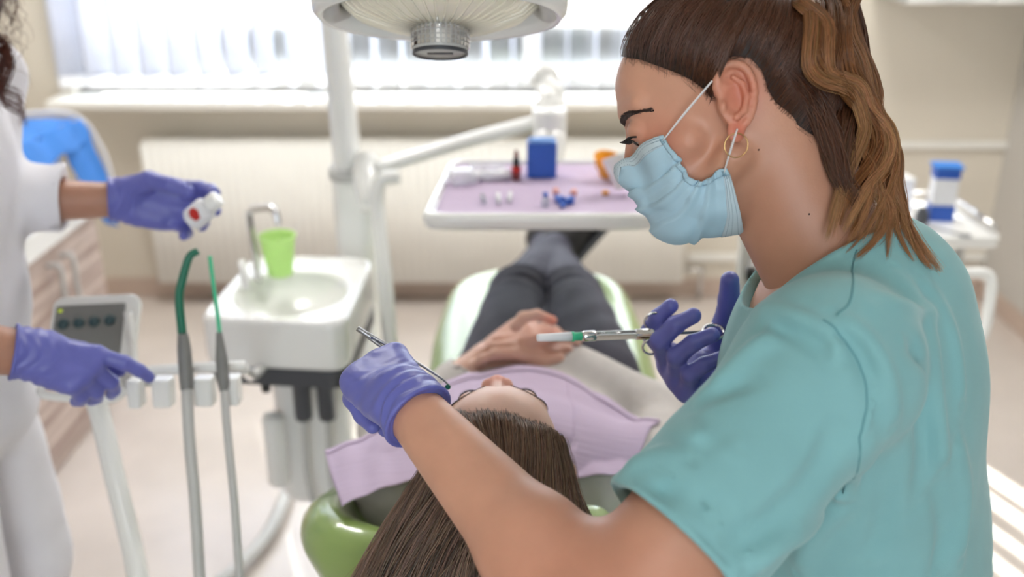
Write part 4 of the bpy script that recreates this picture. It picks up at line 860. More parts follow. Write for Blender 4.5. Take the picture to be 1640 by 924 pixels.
# collar opening: everything of the neck column above a tilted neckline plane
colc = P(1320, 425, 0.97)
nk_axis = nrm(hl(-0.03, 0, -0.02) - neck_b)
nA, nC = P(1432, 372, 0.955), P(1212, 500, 0.965)
nk_n = nrm(np.cross(nC - nA, P(1322, 404, 0.90) - nA))
if nk_n[2] < 0: nk_n = -nk_n
def neckline(p): return -np.minimum((p - nA) @ nk_n, 0.088 - np.linalg.norm((p - neck_b) - ((p - neck_b) @ nk_axis)[:, None] * nk_axis, axis=1))                                      # negative above the line
FOLDS = []; FK = 2.6
def fold(pix, r, depth, f, rr=0.006):
    pts = [march(f, x, y_, 0.5, 1.3) for x, y_ in pix]; FOLDS.append((spline(np.array(pts), 10), r * 0.78, depth, rr))
FP = [ # ridges (+) and valleys (-) followed in the picture
 ([(1215, 495), (1270, 505), (1330, 535), (1360, 580)], 0.010, 0.004), ([(1225, 520), (1290, 540), (1335, 575)], 0.010, -0.004),
 ([(1130, 630), (1170, 590), (1215, 550), (1262, 525)], 0.012, 0.004), ([(1110, 650), (1160, 622), (1215, 605)], 0.009, -0.003),
 ([(1330, 500), (1385, 540), (1420, 600), (1430, 690)], 0.010, 0.0035), ([(1310, 520), (1370, 560), (1400, 620)], 0.010, -0.0035),
 ([(1400, 480), (1450, 490), (1500, 500)], 0.012, 0.003), ([(1430, 430), (1480, 520), (1500, 640), (1510, 760)], 0.012, 0.004),
 ([(1470, 440), (1525, 540), (1540, 650)], 0.010, 0.003), ([(1450, 540), (1480, 660), (1480, 800)], 0.014, -0.004),
 ([(990, 760), (1050, 730), (1110, 740)], 0.012, 0.004), ([(1000, 800), (1080, 790), (1150, 820)], 0.012, -0.003),
 ([(1040, 690), (1110, 690), (1190, 720)], 0.012, 0.003), ([(1150, 880), (1230, 840), (1310, 760), (1350, 680)], 0.014, -0.005),
 ([(1190, 915), (1270, 860), (1350, 790), (1385, 700)], 0.012, 0.005), ([(1530, 700), (1545, 800), (1535, 900)], 0.012, 0.004), ([(1500, 760), (1515, 850), (1500, 920)], 0.012, -0.004),
 ([(1280, 915), (1300, 860), (1360, 800)], 0.012, 0.004), ([(1400, 900), (1420, 800), (1425, 720)], 0.014, -0.003), ([(1395, 395), (1375, 440), (1370, 500)], 0.004, 0.0012), ([(1385, 700), (1400, 640), (1390, 590), (1350, 545)], 0.0025, 0.0014)]
for pix, r_, dep in FP: fold(pix, r_, dep, sh0)
def folds(p):
    d = np.zeros(len(p))
    for pts, r_, dep, _ in FOLDS:
        c_ = pts.mean(0); R_ = np.linalg.norm(pts - c_, axis=1).max() + 3 * r_; m_ = np.linalg.norm(p - c_, axis=1) < R_
        if not m_.any(): continue
        q = p[m_]; md = np.full(len(q), 9.0)
        for a, b in zip(pts[:-1], pts[1:]):
            ba = b - a; t = np.clip((q - a) @ ba / (ba @ ba + 1e-12), 0, 1); md = np.minimum(md, np.linalg.norm(q - a - t[:, None] * ba, axis=1))
        e0 = np.minimum(np.linalg.norm(q - pts[0], axis=1), np.linalg.norm(q - pts[-1], axis=1)); d[m_] -= dep * FK * np.exp(-(md / r_) ** 2) * np.clip(e0 / (2.2 * r_), 0.15, 1)
    return d
shf = DISP(sh0, lambda p: folds(p) + wob(p, 0.0022, 24, 11) + wob(p, 0.0008, 70, 12))
hole = U(0.01, OFF(neckf, 0.006), OFF(cone(neck_b - nk_axis * 0.05, neck_b + nk_axis * 0.2, 0.060, 0.064), 0.0))
shf = CUT(0.003, shf, lambda p: -neckline(p))
def vneck(p):        # V opening at the throat
    a = P(1392, 372, 0.965); q = p - P(1216, 498, 0.95); return np.linalg.norm(q, axis=1) - 0.012
shf = SUB(0.003, shf, hole)
arm_in = cone(hemP - ax * 0.035, hemP + ax * 0.03, 0.0560, 0.0630)
hemring = torus(hemP - ax * 0.002, ax, 0.0672, 0.0030)
shf = U(0.0015, SUB(0.001, shf, arm_in), hemring, torus(hemP - ax * 0.024, ax, 0.0697, 0.0006))
top = sdf_obj('scrub_top', shf, (-0.02, 0.55, 0.78), (0.60, 1.30, 1.42), 0.0030, M['teal'], den)
M['seam'] = mat('seam_teal', (92, 146, 154), 0.9)
for pix in ([(1318, 512), (1352, 545), (1380, 595), (1388, 650), (1378, 720), (1350, 790)], [(1372, 400), (1366, 440), (1362, 480), (1340, 505)]):
    sm = spline(np.array([march(shf, x, y_, 0.5, 1.3) for x, y_ in pix]), 30); obj('seam', MB().tube(snap(shf, sm, 0.0001), 0.0008, 6), M['seam'], top)
# trousers and shoes
trf = CUT(0.004, OFF(U(0.05, legs, ell(np.array([0.41, 0.95, 0.90]), (0.11, 0.16, 0.10), R3('Z', -18))), 0.014), lambda p: np.maximum(p[:, 2] - 0.90, 0.11 - p[:, 2]))
sdf_obj('trousers', trf, (0.2, 0.7, 0.08), (0.66, 1.25, 0.93), 0.008, M['teal'], den)
for (x, y) in ((0.41, 0.86), (0.51, 1.04)):
    sdf_obj('shoe', CUT(0.003, U(0.03, ell((x - 0.06, y, 0.035), (0.10, 0.042, 0.035)), ell((x + 0.03, y, 0.045), (0.06, 0.038, 0.045)), cone((x + 0.02, y, 0.05), (x + 0.02, y, 0.10), 0.042, 0.043)), lambda p: 0.002 - p[:, 2]), (x - 0.2, y - 0.08, -0.01), (x + 0.12, y + 0.08, 0.13), 0.006, M['white'], den)
# --- gloves
glove('glove', h1, WR, nrm(EL - WR), 0.0292, 0.0350, 0.016, den, seed=2, lip=0.0020, wr=0.0014)
glove('glove', h2, WR2, nrm(farE - WR2), 0.0290, 0.034, 0.05, den, seed=5)
# --- earring
ec = P(1172, 215, 0.880); lobe = QL(-0.003, 0.010, -0.026)
rg = 0.0108; en = nrm([0.1, -1, 0.15]); ecn = lobe + np.array([-0.001, -0.003, -rg + 0.001])
u1 = nrm(np.cross(en, (0, 0, 1))); u2 = np.cross(en, u1)
obj('earring', MB().tube([ecn + rg * (math.cos(a) * u1 + math.sin(a) * u2) for a in np.linspace(0, 2 * math.pi, 41)[:-1]], 0.00055, 8, closed=True), M['gold'], den)
# --- face mask
def HPl(px, py, yl, Tm=HD, s=HS):
    """point where the sight line meets the head's plane y = yl"""
    r = ray(px, py); n = Tm.R[:, 1]; o = Tm(np.array([0, yl * s, 0])); return CAM + r * (((o - CAM) @ n) / (r @ n))
rows = [ # v, [(px,py,y) u=1 .. u=0]
 (0.00, [(1065, 218, .058), (1047, 229, .047), (1024, 247, .024), (999, 269, 0)]),
 (0.25, [(1087, 250, .061), (1068, 264, .052), (1038, 286, .030), (1011, 302, 0)]),
 (0.50, [(1108, 285, .062), (1084, 306, .056), (1055, 327, .036), (1030, 334, 0)]),
 (0.70, [(1130, 287, .062), (1118, 318, .057), (1098, 348, .040), (1072, 368, 0)]),
 (0.86, [(1150, 272, .062), (1150, 312, .057), (1146, 350, .042), (1128, 380, 0)]),
 (1.00, [(1165, 265, .061), (1175, 300, .056), (1185, 338, .042), (1191, 371, 0)])]
half_l = np.array([[HD.inv(HPl(x, y, yl))[0] for x, y, yl in r] for _, r in rows])            # 6 x 4 in head coordinates
full_l = np.concatenate([half_l, half_l[:, -2::-1] * np.array([1, -1, 1])], axis=1)            # near side, centre, far side
nv, nu = 64, 60
tmp = np.stack([spline(full_l[i], nu) for i in range(6)]); vv = [r[0] for r in rows]
Gm = np.zeros((nv, nu, 3)); 
for j in range(nu):
    c_ = spline(tmp[:, j], 61); vi = np.interp(np.linspace(0, 1, nv), vv, np.linspace(0, 1, 6)) * 60; i0 = np.minimum(vi.astype(int), 59); fr_ = (vi - i0)[:, None]; Gm[:, j] = c_[i0] * (1 - fr_) + c_[i0 + 1] * fr_
Gw = HD.O + Gm @ HD.R.T
mbody = U(0.025, face, cone(hl(0.086, 0, -0.018), hl(0.066, 0, -0.074), 0.0115, 0.016))
Gw = push_out(mbody, Gw.reshape(-1, 3), 0.0024).reshape(nv, nu, 3)
Nn = np.cross(np.gradient(Gw, axis=0), np.gradient(Gw, axis=1)); Nn /= np.linalg.norm(Nn, axis=2)[..., None] + 1e-9
cen = HD(np.array([0.0, 0, -0.03])); Nn *= np.sign(np.sum(Nn * (Gw - cen), axis=2))[..., None]
V_, U_ = np.meshgrid(np.linspace(0, 1, nv), np.linspace(0, 1, nu), indexing='ij')
uu = np.abs(U_ * 2 - 1)
pl = np.zeros_like(V_)
for v0, ph_ in ((0.30, 0.0), (0.46, 0.3), (0.62, 0.7), (0.76, 1.1)):
    x_ = (V_ - v0 - 0.02 * np.sin(uu * 3 + ph_)) / 0.075; pl += 0.0050 * np.where((x_ > 0) & (x_ < 1), (1 - x_), 0) * np.clip(x_ * 12, 0, 1)
pl += 0.0012 * np.sin(uu * 9 + V_ * 7) * np.clip(1 - uu, 0, 1) + 0.0010 * np.sin(uu * 17 + V_ * 23) * uu
pl += np.where(uu > 0.88, 0.0012 * np.sin(V_ * 60), 0) * ((V_ > 0.15) & (V_ < 0.95))
Gw2 = Gw + Nn * pl[..., None]
mk = obj('face_mask', MB().grid(Gw2, 0.0009), M['mask'], den)
def strip(v0, v1, u0=0, u1=nu, off=0.0009): i0, i1 = int(v0 * (nv - 1)), int(v1 * (nv - 1)) + 1; return MB().grid((Gw2 + Nn * off)[i0:i1, u0:u1], 0.0006)
obj('top_binding', strip(0, 0.10), M['mask_w'], mk); obj('bottom_binding', strip(0.93, 1.0), M['mask_w'], mk)
obj('side_binding', strip(0.0, 1.0, 0, 4, 0.0011), M['mask'], mk)
dm = MB()
def gp(v, u): 
    a, b = v * (nv - 1), u * (nu - 1); i, j = min(int(a), nv - 2), min(int(b), nu - 2); fa_, fb = a - i, b - j
    W4 = ((1 - fa_) * (1 - fb), (1 - fa_) * fb, fa_ * (1 - fb), fa_ * fb)
    q = sum(w_ * Gw2[i + di, j + dj] for w_, (di, dj) in zip(W4, ((0, 0), (0, 1), (1, 0), (1, 1)))); return q, Nn[i, j]
for v in (0.02, 0.045, 0.085, 0.935, 0.955, 0.98):
    for u in np.linspace(0.01, 0.60, 62): q, n_ = gp(v, u); dm.box(q + n_ * 0.0012, (0.0008, 0.0008, 0.0007), aim(n_))
for u in (0.018, 0.036, 0.052):
    for v in np.linspace(0.12, 0.92, 60): q, n_ = gp(v, u); dm.box(q + n_ * 0.0012, (0.0007, 0.0007, 0.0007), aim(n_))
for vc in (0.06, 0.94):
    for a in range(5):
        for b in range(5): q, n_ = gp(vc + (a - 2) * 0.010, 0.035 + (b - 2) * 0.009); dm.box(q + n_ * 0.0014, (0.0011, 0.0011, 0.0006), aim(n_))
obj('stitching', dm, M['dots'], mk, smooth=False)
T1, _ = gp(0.05, 0.03); B1, _ = gp(0.94, 0.03)
e1 = march(headf, 1141, 131) - HD.R[:, 1] * -0.003; e2 = march(headf, 1181, 207) + HD.R[:, 1] * 0.004
obj('ear_loop', MB().tube([T1 + HD.R[:, 1] * 0.002, T1 * 0.55 + e1 * 0.45 + HD.R[:, 1] * 0.006, e1 + HD.R[:, 1] * 0.002], [0.0014, 0.0022, 0.0016], 8, n=20, flat=0.5), M['elastic'], mk)
obj('ear_loop', MB().tube([B1 + HD.R[:, 1] * 0.002, B1 * 0.5 + e2 * 0.5 + HD.R[:, 1] * 0.006, e2], [0.0012, 0.0020, 0.0014], 8, n=20, flat=0.5), M['elastic'], mk)
# --- hair combed back to a high ponytail
def hair_cols(n, m, root, tip, k0=0.0, k1=1.0, var=0.25, rg=rng):
    a = np.array(lin(root)); b = np.array(lin(tip)); t = np.linspace(k0, k1, m)[None, :, None]; j = rg.uniform(1 - var, 1 + var, (n, 1, 1)); hue = rg.normal(0, 0.05, (n, 1, 3))
    return np.clip((a * (1 - t) + b * t) * j * (1 + hue), 0, 1)
skull = U(0.01, face, neckf); c0 = HD(np.array([-0.010, 0, 0.035]) * HS)
bpx = [(984, 94), (1003, 100), (1025, 103), (1050, 112), (1080, 122), (1108, 135), (1128, 150), (1138, 165), (1143, 140), (1150, 108), (1172, 96), (1198, 98), (1216, 118), (1226, 150), (1242, 178), (1272, 206), (1308, 232)]
bl = [HD.inv(march(skull, x, y) - c0 + HD.O)[0] for x, y in bpx]; bl = [b / np.linalg.norm(b) for b in bl]
fc = bl[0] * np.array([1, 0, 1]); nc = nrm([-0.72, 0, -0.70]); nearb = [nrm(fc)] + bl + [nrm([-0.68, 0.26, -0.69])] + [nc]
ring = np.array(nearb + [b * np.array([1, -1, 1]) for b in nearb[-2:0:-1]])
ring = np.vstack([ring, ring[:1]]); Bd = nrm([-0.62, 0, 0.785])
def flow(t, s):
    x = t * (len(ring) - 1); i = np.minimum(x.astype(int), len(ring) - 2); f_ = (x - i)[..., None]; a = ring[i] * (1 - f_) + ring[i + 1] * f_; a /= np.linalg.norm(a, axis=-1)[..., None]
    om = np.arccos(np.clip(a @ Bd, -1, 1))[..., None]; s = s[..., None]; d = (np.sin((1 - s) * om) * a + np.sin(s * om) * Bd) / np.sin(om); return d @ HD.R.T
def radial(f, c, D_, lo_=0.04, hi_=0.16, it=14):
    a = np.full(len(D_), lo_); b = np.full(len(D_), hi_)
    for _ in range(it): m_ = (a + b) / 2; v = f(c + D_ * m_[:, None]) < 0; a = np.where(v, m_, a); b = np.where(v, b, m_)
    return a
tt_, ss_ = np.meshgrid(np.linspace(0, 1, 150), np.linspace(0.025, 0.985, 20), indexing='ij'); Dg = flow(tt_, ss_).reshape(-1, 3)
rad_ = radial(skull, c0, Dg).reshape(tt_.shape)
def lift(s): s = np.clip(s, 0, 1); return 0.0015 + 0.009 * np.sin(s * math.pi * 0.5) ** 0.7 + 0.009 * np.sin(np.clip(s * 1.6, 0, 1) * math.pi) 
Gc = c0 + Dg.reshape(tt_.shape + (3,)) * (rad_ + lift(ss_) - 0.0012)[..., None]
hair = obj('hair', MB().grid(Gc, 0), M['hairbase'], den); 
n_s, m_s = 5600, 18
t0_ = rng.uniform(0, 0.62, n_s); s0_ = rng.beta(0.8, 1.6, n_s) * 0.8 + rng.normal(0, 0.012, n_s) - 0.004; sg = s0_[:, None] + (0.985 - s0_[:, None]) * np.linspace(0, 1, m_s)[None]
tg = (t0_[:, None] + 0.004 * np.sin(sg * 9 + rng.uniform(0, 6, (n_s, 1)))) % 1.0
Ds = flow(tg, sg).reshape(-1, 3)
ri = np.array([np.interp(np.clip(tg[:, k], 0, 1), np.linspace(0, 1, 150), np.arange(150)) for k in range(m_s)]).T; si = np.clip((sg - 0.025) / 0.96, 0, 1) * 19
i0 = np.minimum(ri.astype(int), 148); j0 = np.minimum(si.astype(int), 18); fi, fj = ri - i0, si - j0
rr_ = (rad_[i0, j0] * (1 - fi) * (1 - fj) + rad_[i0 + 1, j0] * fi * (1 - fj) + rad_[i0, j0 + 1] * (1 - fi) * fj + rad_[i0 + 1, j0 + 1] * fi * fj)
rr_ = rr_ + lift(sg) * 1.0 + rng.uniform(0, 0.0022, (n_s, 1)) * np.clip(np.linspace(0, 1, m_s) * 8, 0.1, 1)
clump = 0.0016 * np.sin(tg * 190) * np.clip(sg * 3, 0, 1)
S = c0 + Ds.reshape(n_s, m_s, 3) * (rr_ + clump)[..., None]
n_w = 260; t0w = rng.uniform(0.02, 0.47, n_w); ww_ = np.linspace(0, 1, m_s)
Dw = flow(np.repeat(t0w[:, None], m_s, 1), np.repeat(rng.uniform(0, 0.05, (n_w, 1)), m_s, 1)).reshape(-1, 3); rw = radial(skull, c0, Dw).reshape(n_w, m_s)
Sw = c0 + Dw.reshape(n_w, m_s, 3) * (rw + 0.001)[..., None] + (HD.R @ np.array([-0.9, 0.1, -0.45]))[None, None] * (ww_ ** 1.2 * 0.014)[None, :, None] * rng.uniform(0.3, 1.1, (n_w, 1, 1)) + rng.normal(0, 1, (n_w, 1, 3)) * 0.004 * ww_[None, :, None]
Sw = push_out(skull, Sw.reshape(-1, 3), 0.0006).reshape(Sw.shape)
S = np.concatenate([S, Sw]); wS = np.concatenate([rng.uniform(0.00022, 0.00045, n_s), np.full(n_w, 0.00012)])
obj('combed_hair', strand_mesh('combed_hair', S, wS, hair_cols(n_s + n_w, m_s, (96, 56, 34), (64, 36, 22))), M['hair'], hair)
# ponytail locks
LOCKS = [ # points (px, py, y), radius, strands, colours root/tip
 ([(1250, -30, .0), (1310, -40, .0), (1335, 40, -.005), (1345, 130, -.01), (1338, 220, -.01), (1345, 280, -.01), (1375, 330, -.015)], 0.019, 700, (58, 36, 26), (96, 60, 38), 0.1),
 ([(1260, -30, .0), (1320, -40, .0), (1355, 40, -.01), (1365, 130, -.02), (1370, 220, -.02), (1385, 280, -.02), (1400, 330, -.02)], 0.018, 500, (60, 34, 22), (104, 64, 36), 0.0),
 ([(1262, 105, .05), (1284, 135, .05), (1306, 170, .05), (1322, 205, .05), (1338, 245, .05), (1350, 290, .05), (1362, 325, .04)], 0.012, 420, (70, 40, 25), (88, 52, 32), 0.1),
 ([(1245, -20, .01), (1285, -12, .025), (1299, 30, .04), (1296, 75, .045), (1297, 108, .045), (1318, 129, .04), (1347, 138, .035), (1368, 152, .035), (1381, 186, .035), (1384, 216, .035), (1364, 264, .045), (1344, 310, .05), (1334, 350, .055), (1322, 388, .055)], 0.0065, 230, (128, 82, 46), (184, 136, 92), 0.2),
 ([(1245, -20, .01), (1275, 0, .03), (1300, 18, .04), (1322, 40, .045), (1322, 80, .04), (1325, 112, .04), (1345, 126, .035), (1376, 140, .03), (1390, 180, .025), (1412, 200, .02), (1426, 229, .02), (1416, 267, .03), (1388, 300, .04), (1368, 340, .05), (1350, 372, .05)], 0.0075, 280, (132, 84, 48), (192, 142, 98), 0.1),
 ([(1280, -30, .0), (1345, -10, .01), (1362, 57, .015), (1380, 95, .01), (1392, 143, .0), (1404, 176, .0), (1426, 210, .0), (1431, 248, .0), (1423, 290, .0), (1438, 333, .0), (1461, 371, .01), (1485, 405, .02), (1508, 436, .03)], 0.0065, 240, (120, 74, 40), (190, 142, 100), 0.1),
 ([(1280, -30, .0), (1350, 0, .0), (1352, 60, .02), (1362, 120, .02), (1390, 160, .015), (1415, 215, .01), (1424, 250, .01), (1400, 280, .02), (1394, 300, .03), (1415, 316, .03), (1422, 350, .03), (1402, 384, .035), (1368, 414, .04)], 0.0065, 260, (120, 72, 38), (180, 128, 86), 0.3),
 ([(1290, -30, .0), (1360, 20, -.01), (1385, 120, -.01), (1410, 190, -.01), (1436, 240, -.01), (1437, 290, -.01), (1446, 324, .0), (1452, 362, .01), (1474, 408, .02), (1494, 432, .03)], 0.0055, 200, (108, 64, 34), (176, 126, 86), 0.2),
 ([(1285, -30, .0), (1330, -10, .02), (1340, 60, .03), (1335, 110, .03), (1356, 150, .03), (1392, 190, .03), (1406, 225, .03), (1392, 262, .035), (1366, 300, .045), (1352, 330, .05), (1345, 362, .05)], 0.006, 220, (84, 48, 26), (150, 96, 54), 0.2),
 ([(1285, -30, .0), (1372, -20, .0), (1362, 20, .01), (1376, 70, .01), (1398, 120, .0), (1405, 160, .0), (1392, 200, .01), (1404, 240, .01), (1416, 280, .01), (1432, 312, .01), (1446, 340, .01), (1458, 380, .02), (1480, 424, .03)], 0.0055, 190, (104, 62, 34), (182, 134, 92), 0.3),
 ([(1265, -30, .0), (1308, -8, .02), (1312, 40, .035), (1310, 90, .035), (1330, 118, .03), (1368, 128, .02), (1398, 165, .01), (1400, 200, .01), (1420, 240, .01), (1410, 290, .02), (1388, 322, .03), (1376, 352, .035), (1362, 380, .04)], 0.005, 170, (100, 60, 32), (170, 112, 62), 0.2)]
for k in range(9):      # thin stray locks over the whole tail
    a, b = LOCKS[3 + k % 8][0], LOCKS[3 + (k + 3) % 8][0]; q1 = spline(np.array(a, float), 12); q2 = spline(np.array(b, float), 12); w_ = 0.5 + 0.3 * math.sin(k * 2.1)
    q = q1 * w_ + q2 * (1 - w_); q[:, 0] += 6 * np.sin(np.linspace(0, 9, 12) + k) ; LOCKS.append(([tuple(x) for x in q], 0.0035, 90, (104, 62, 34), (178, 128, 86), 0.2))
solid_lo = U(0.01, face, neckf, sh0); solid_hi = U(0.006, OFF(face, 0.0195), neckf, sh0)
Sall, Call, Rall = [], [], []
for li, (px_, rad0, n, c1, c2, tw) in enumerate(LOCKS):
    g = np.array([HPl(x, y, yl) for x, y, yl in px_]); m = 34; g = spline(g, m); off = rad0 * 0.6 + 0.002
    gd = (g - CAM) @ FW; solid = solid_hi if li > 2 else solid_lo
    for q in range(m):
        x_, y_, d_ = proj(g[q])
        if y_ < 0: continue
        hit = march(solid, x_, y_, 0.6, 1.3); dh_ = (hit - CAM) @ FW
        if dh_ < 1.29: gd[q] = min(d_, dh_ - off * 1.1)
    gs = gd.copy()
    for _ in range(3): gs[1:-1] = np.minimum(gs[1:-1], (gs[:-2] + gs[2:] + gs[1:-1]) / 3)
    g = CAM + (g - CAM) * (gs / ((g - CAM) @ FW))[:, None]
    T = np.gradient(g, axis=0); T /= np.linalg.norm(T, axis=1)[:, None]; a = HD.R[:, 1]; u = np.cross(T, a); u /= np.linalg.norm(u, axis=1)[:, None]; v = np.cross(T, u)
    r_ = rad0 * np.sqrt(rng.uniform(0, 1, n)); th_ = rng.uniform(0, 2 * math.pi, n); prof = np.interp(np.linspace(0, 1, m), [0, 0.15, 0.6, 1], [0.7, 1.0, 0.9, 0.28])
    tt = np.linspace(0, 1, m); ang = th_[:, None] + tw * 6 * tt[None] + 0.5 * np.sin(tt * 5 + rng.uniform(0, 6, (n, 1)))
    flat = 0.62
    St = g[None] + (r_[:, None] * prof[None] * np.cos(ang))[..., None] * u[None] + (r_[:, None] * prof[None] * np.sin(ang) * flat)[..., None] * v[None]
    fr_ = rng.uniform(0, 1, (n, 1, 1)) ** 4 * 0.006; St = St + fr_ * np.stack([np.sin(tt[None] * rng.uniform(4, 12, (n, 1)) + rng.uniform(0, 6, (n, 1))) for _ in range(3)], -1) * tt[None, :, None]
    cut_ = rng.uniform(0.86, 1.0, n)
    ti = np.clip(tt[None] * cut_[:, None], 0, 1) * (m - 1); ii = np.minimum(ti.astype(int), m - 2); ff = (ti - ii)[..., None]; k_ = np.arange(n)[:, None]
    St = St[k_, ii] * (1 - ff) + St[k_, ii + 1] * ff
    Sall.append(St); Call.append(hair_cols(n, m, c1, c2, 0, 1, 0.35)); Rall.append(rng.uniform(0.00022, 0.00042, n) if li > 2 else rng.uniform(0.0003, 0.0007, n))
obj('ponytail', strand_mesh('ponytail', np.concatenate(Sall), np.concatenate(Rall), np.concatenate(Call)), M['hair'], hair)
# --- syringe and tweezers held by the dentist
def ax_pts(a, b): a, b = np.asarray(a), np.asarray(b); L_ = np.linalg.norm(b - a); d = (b - a) / L_; return a, d, L_
sa, sd, sL = ax_pts(P(860, 541, 1.10), P(1150, 531, 1.135)); SRm = aim(sd)
sy = thing('dental_syringe', 'chrome dental syringe with white needle cap held in the blue glove', 'syringe', tuple(sa))
def sp(name, prof, m, par=sy, seg=24): return obj(name, MB().lathe(prof, sa, SRm, seg), m, par)
k_ = sL / 290.0
sp('needle_cap', [(0, 0), (0.0038, 0.0), (0.0043, 0.003), (0.0052, 54 * k_), (0, 54 * k_)], M['paper'])
sp('needle_hub', [(0, 54 * k_), (0.0056, 54 * k_), (0.0056, 58 * k_), (0.0048, 59 * k_), (0.0048, 70 * k_), (0, 70 * k_)], M['mgreen'])
sp('collar', [(0, 70 * k_), (0.0050, 70 * k_), (0.0062, 74 * k_), (0.0062, 90 * k_), (0.0052, 93 * k_), (0, 93 * k_)], M['chrome'])
bar = MB()
for s_ in (-1, 1): bar.box(sa + SRm @ np.array([s_ * 0.0048, 0, 125 * k_]), (0.0018, 0.0068, 68 * k_), SRm)
obj('barrel_frame', bar, M['chrome'], sy, bevel=0.0006)
sp('cartridge', [(0, 92 * k_), (0.0038, 92 * k_), (0.0038, 150 * k_), (0, 150 * k_)], M['cartridge'])
sp('plunger_stopper', [(0, 128 * k_), (0.0036, 128 * k_), (0.0036, 134 * k_), (0, 134 * k_)], M['dgrey'])
sp('barrel_end', [(0, 156 * k_), (0.0062, 156 * k_), (0.0064, 178 * k_), (0.0085, 180 * k_), (0.0085, 186 * k_), (0.005, 188 * k_), (0, 188 * k_)], M['chrome'])
sp('plunger_rod', [(0, 130 * k_), (0.0019, 130 * k_), (0.0019, 270 * k_), (0, 270 * k_)], M['steel'])
for s_ in (-1, 1):
    c_ = sa + SRm @ np.array([0, 0, 183 * k_]) + s_ * np.array([0, -0.15, 1.0]) * 0.017
    u1, u2 = sd, nrm(np.array([0, -0.15, 1.0])); obj('finger_ring', MB().tube([c_ + 0.0105 * (math.cos(a) * u1 + math.sin(a) * u2) for a in np.linspace(0, 2 * math.pi, 33)[:-1]], 0.0014, 8, closed=True), M['chrome'], sy)
c_ = sa + SRm @ np.array([0, 0, 283 * k_]); u1, u2 = nrm(np.cross(sd, (0, 0.9, 0.4))), nrm(np.array([0, 1.0, 0.25]))
obj('thumb_ring', MB().tube([c_ + 0.0125 * (math.cos(a) * sd + math.sin(a) * u2) for a in np.linspace(0, 2 * math.pi, 33)[:-1]], [0.0022] * 32, 10, closed=True), M['chrome'], sy)
ta, tb = P(574, 527, 1.030), P(721, 622, 1.030)
tw = thing('dental_tweezers', 'slim metal dental tweezers with a green tip held over the patient\'s face', 'tweezers', tuple(ta)); td = nrm(tb - ta); tsd = nrm(np.cross(td, FW)); tf = np.cross(td, tsd); tL = np.linalg.norm(tb - ta)
def tpt(s_, w_, z_=0): return ta + td * tL * s_ + tsd * w_ + tf * z_
for s_ in (-1, 1):
    obj('arm', MB().tube([tpt(0.0, 0.0002 * s_), tpt(0.12, 0.0012 * s_), tpt(0.5, 0.0036 * s_), tpt(0.85, 0.0040 * s_), tpt(0.96, 0.0024 * s_)], [0.0020, 0.0022, 0.0017, 0.0012, 0.0009], 8, n=24), M['steel'], tw)
obj('handle_end', MB().tube([tpt(-0.01, 0), tpt(0.05, 0), tpt(0.16, 0)], [0.0028, 0.0030, 0.0024], 12, n=8), M['steel'], tw)
obj('green_tip', MB().lathe([(0, -0.0015), (0.0024, -0.0015), (0.003, 0.0), (0.0024, 0.0018), (0, 0.0018)], tpt(0.975, 0), aim(tf), 16), M['dgreen'], tw)
# ------------------------------------------------------------------ the patient lying in the chair
PO = P(800, 748, 1.15)
PF = Frame(PO, nrm([-0.03, 0.48, 1]), nrm([-1, -0.03, -0.02]), nrm([0.03, -1.0, 0.48]))
PF.R = basis(PF.R[:, 0], nrm(np.cross(PF.R[:, 2], PF.R[:, 0])), nrm(np.cross(PF.R[:, 0], nrm(np.cross(PF.R[:, 2], PF.R[:, 0])))))
pl_ = lambda x, y, z: PF(np.array([x, y, z], float))
pface = head_parts(PF, 1.0)
pe1, _ = ear(PF, 1); pe2, _ = ear(PF, -1)
neck0 = np.array([0.005, 1.185, 0.885])
pneck = cone(pl_(-0.02, 0, -0.03), neck0, 0.050, 0.052)
pS1, pS2 = np.array([-0.160, 1.235, 0.840]), np.array([0.195, 1.235, 0.850])
HX = 0.055; PH = np.array([HX, 1.60, 0.80])
ptors = U(0.06, ell((0.015, 1.30, 0.828), (0.155, 0.19, 0.085)), ell((0.035, 1.45, 0.815), (0.135, 0.16, 0.082)), ell((HX, 1.60, 0.805), (0.160, 0.12, 0.080)), cone(pS1, (0.015, 1.25, 0.855), 0.055, 0.07), cone(pS2, (0.015, 1.25, 0.855), 0.055, 0.07))
# arms: shoulders, elbows resting at the sides, wrists meeting over the lap
pE1, pE2 = np.array([-0.195, 1.43, 0.82]), np.array([0.262, 1.43, 0.835])
pW1, pW2 = P(775, 575, 1.70), P(905, 577, 1.70)
parm = U(0.02, cone(pS1, pE1, 0.048, 0.040), cone(pE1, pW1, 0.040, 0.026), cone(pS2, pE2, 0.048, 0.040), cone(pE2, pW2, 0.040, 0.026))
K1, K2 = P(832, 474, 2.16), P(916, 474, 2.16); A1_, A2_ = P(890, 399, 2.50), P(876, 394, 2.60)
pleg = U(0.008, cone(PH + (-0.075, 0, 0.0), K1, 0.082, 0.048), cone(K1, A1_, 0.048, 0.030), cone(PH + (0.085, 0, 0.0), K2, 0.082, 0.048), cone(K2, A2_, 0.046, 0.030))
ph1 = hand(pW1, nrm(P(845, 530, 1.69) - pW1), nrm([0.55, 0.35, -0.75]), -1, [(20, 30, 15), (35, 45, 20), (42, 50, 20), (45, 50, 25)], thumb=((0.7, 0.5, 0.3), (0.9, 0.3, 0.2), (0.95, 0.1, 0.2)))
ph2 = hand(pW2, nrm(P(852, 556, 1.68) - pW2), nrm([-0.45, 0.35, -0.80]), 1, [(22, 35, 20), (32, 45, 20), (40, 48, 22), (45, 52, 25)], thumb=((0.7, 0.5, 0.2), (0.85, 0.3, 0.3), (0.9, 0.1, 0.4)))
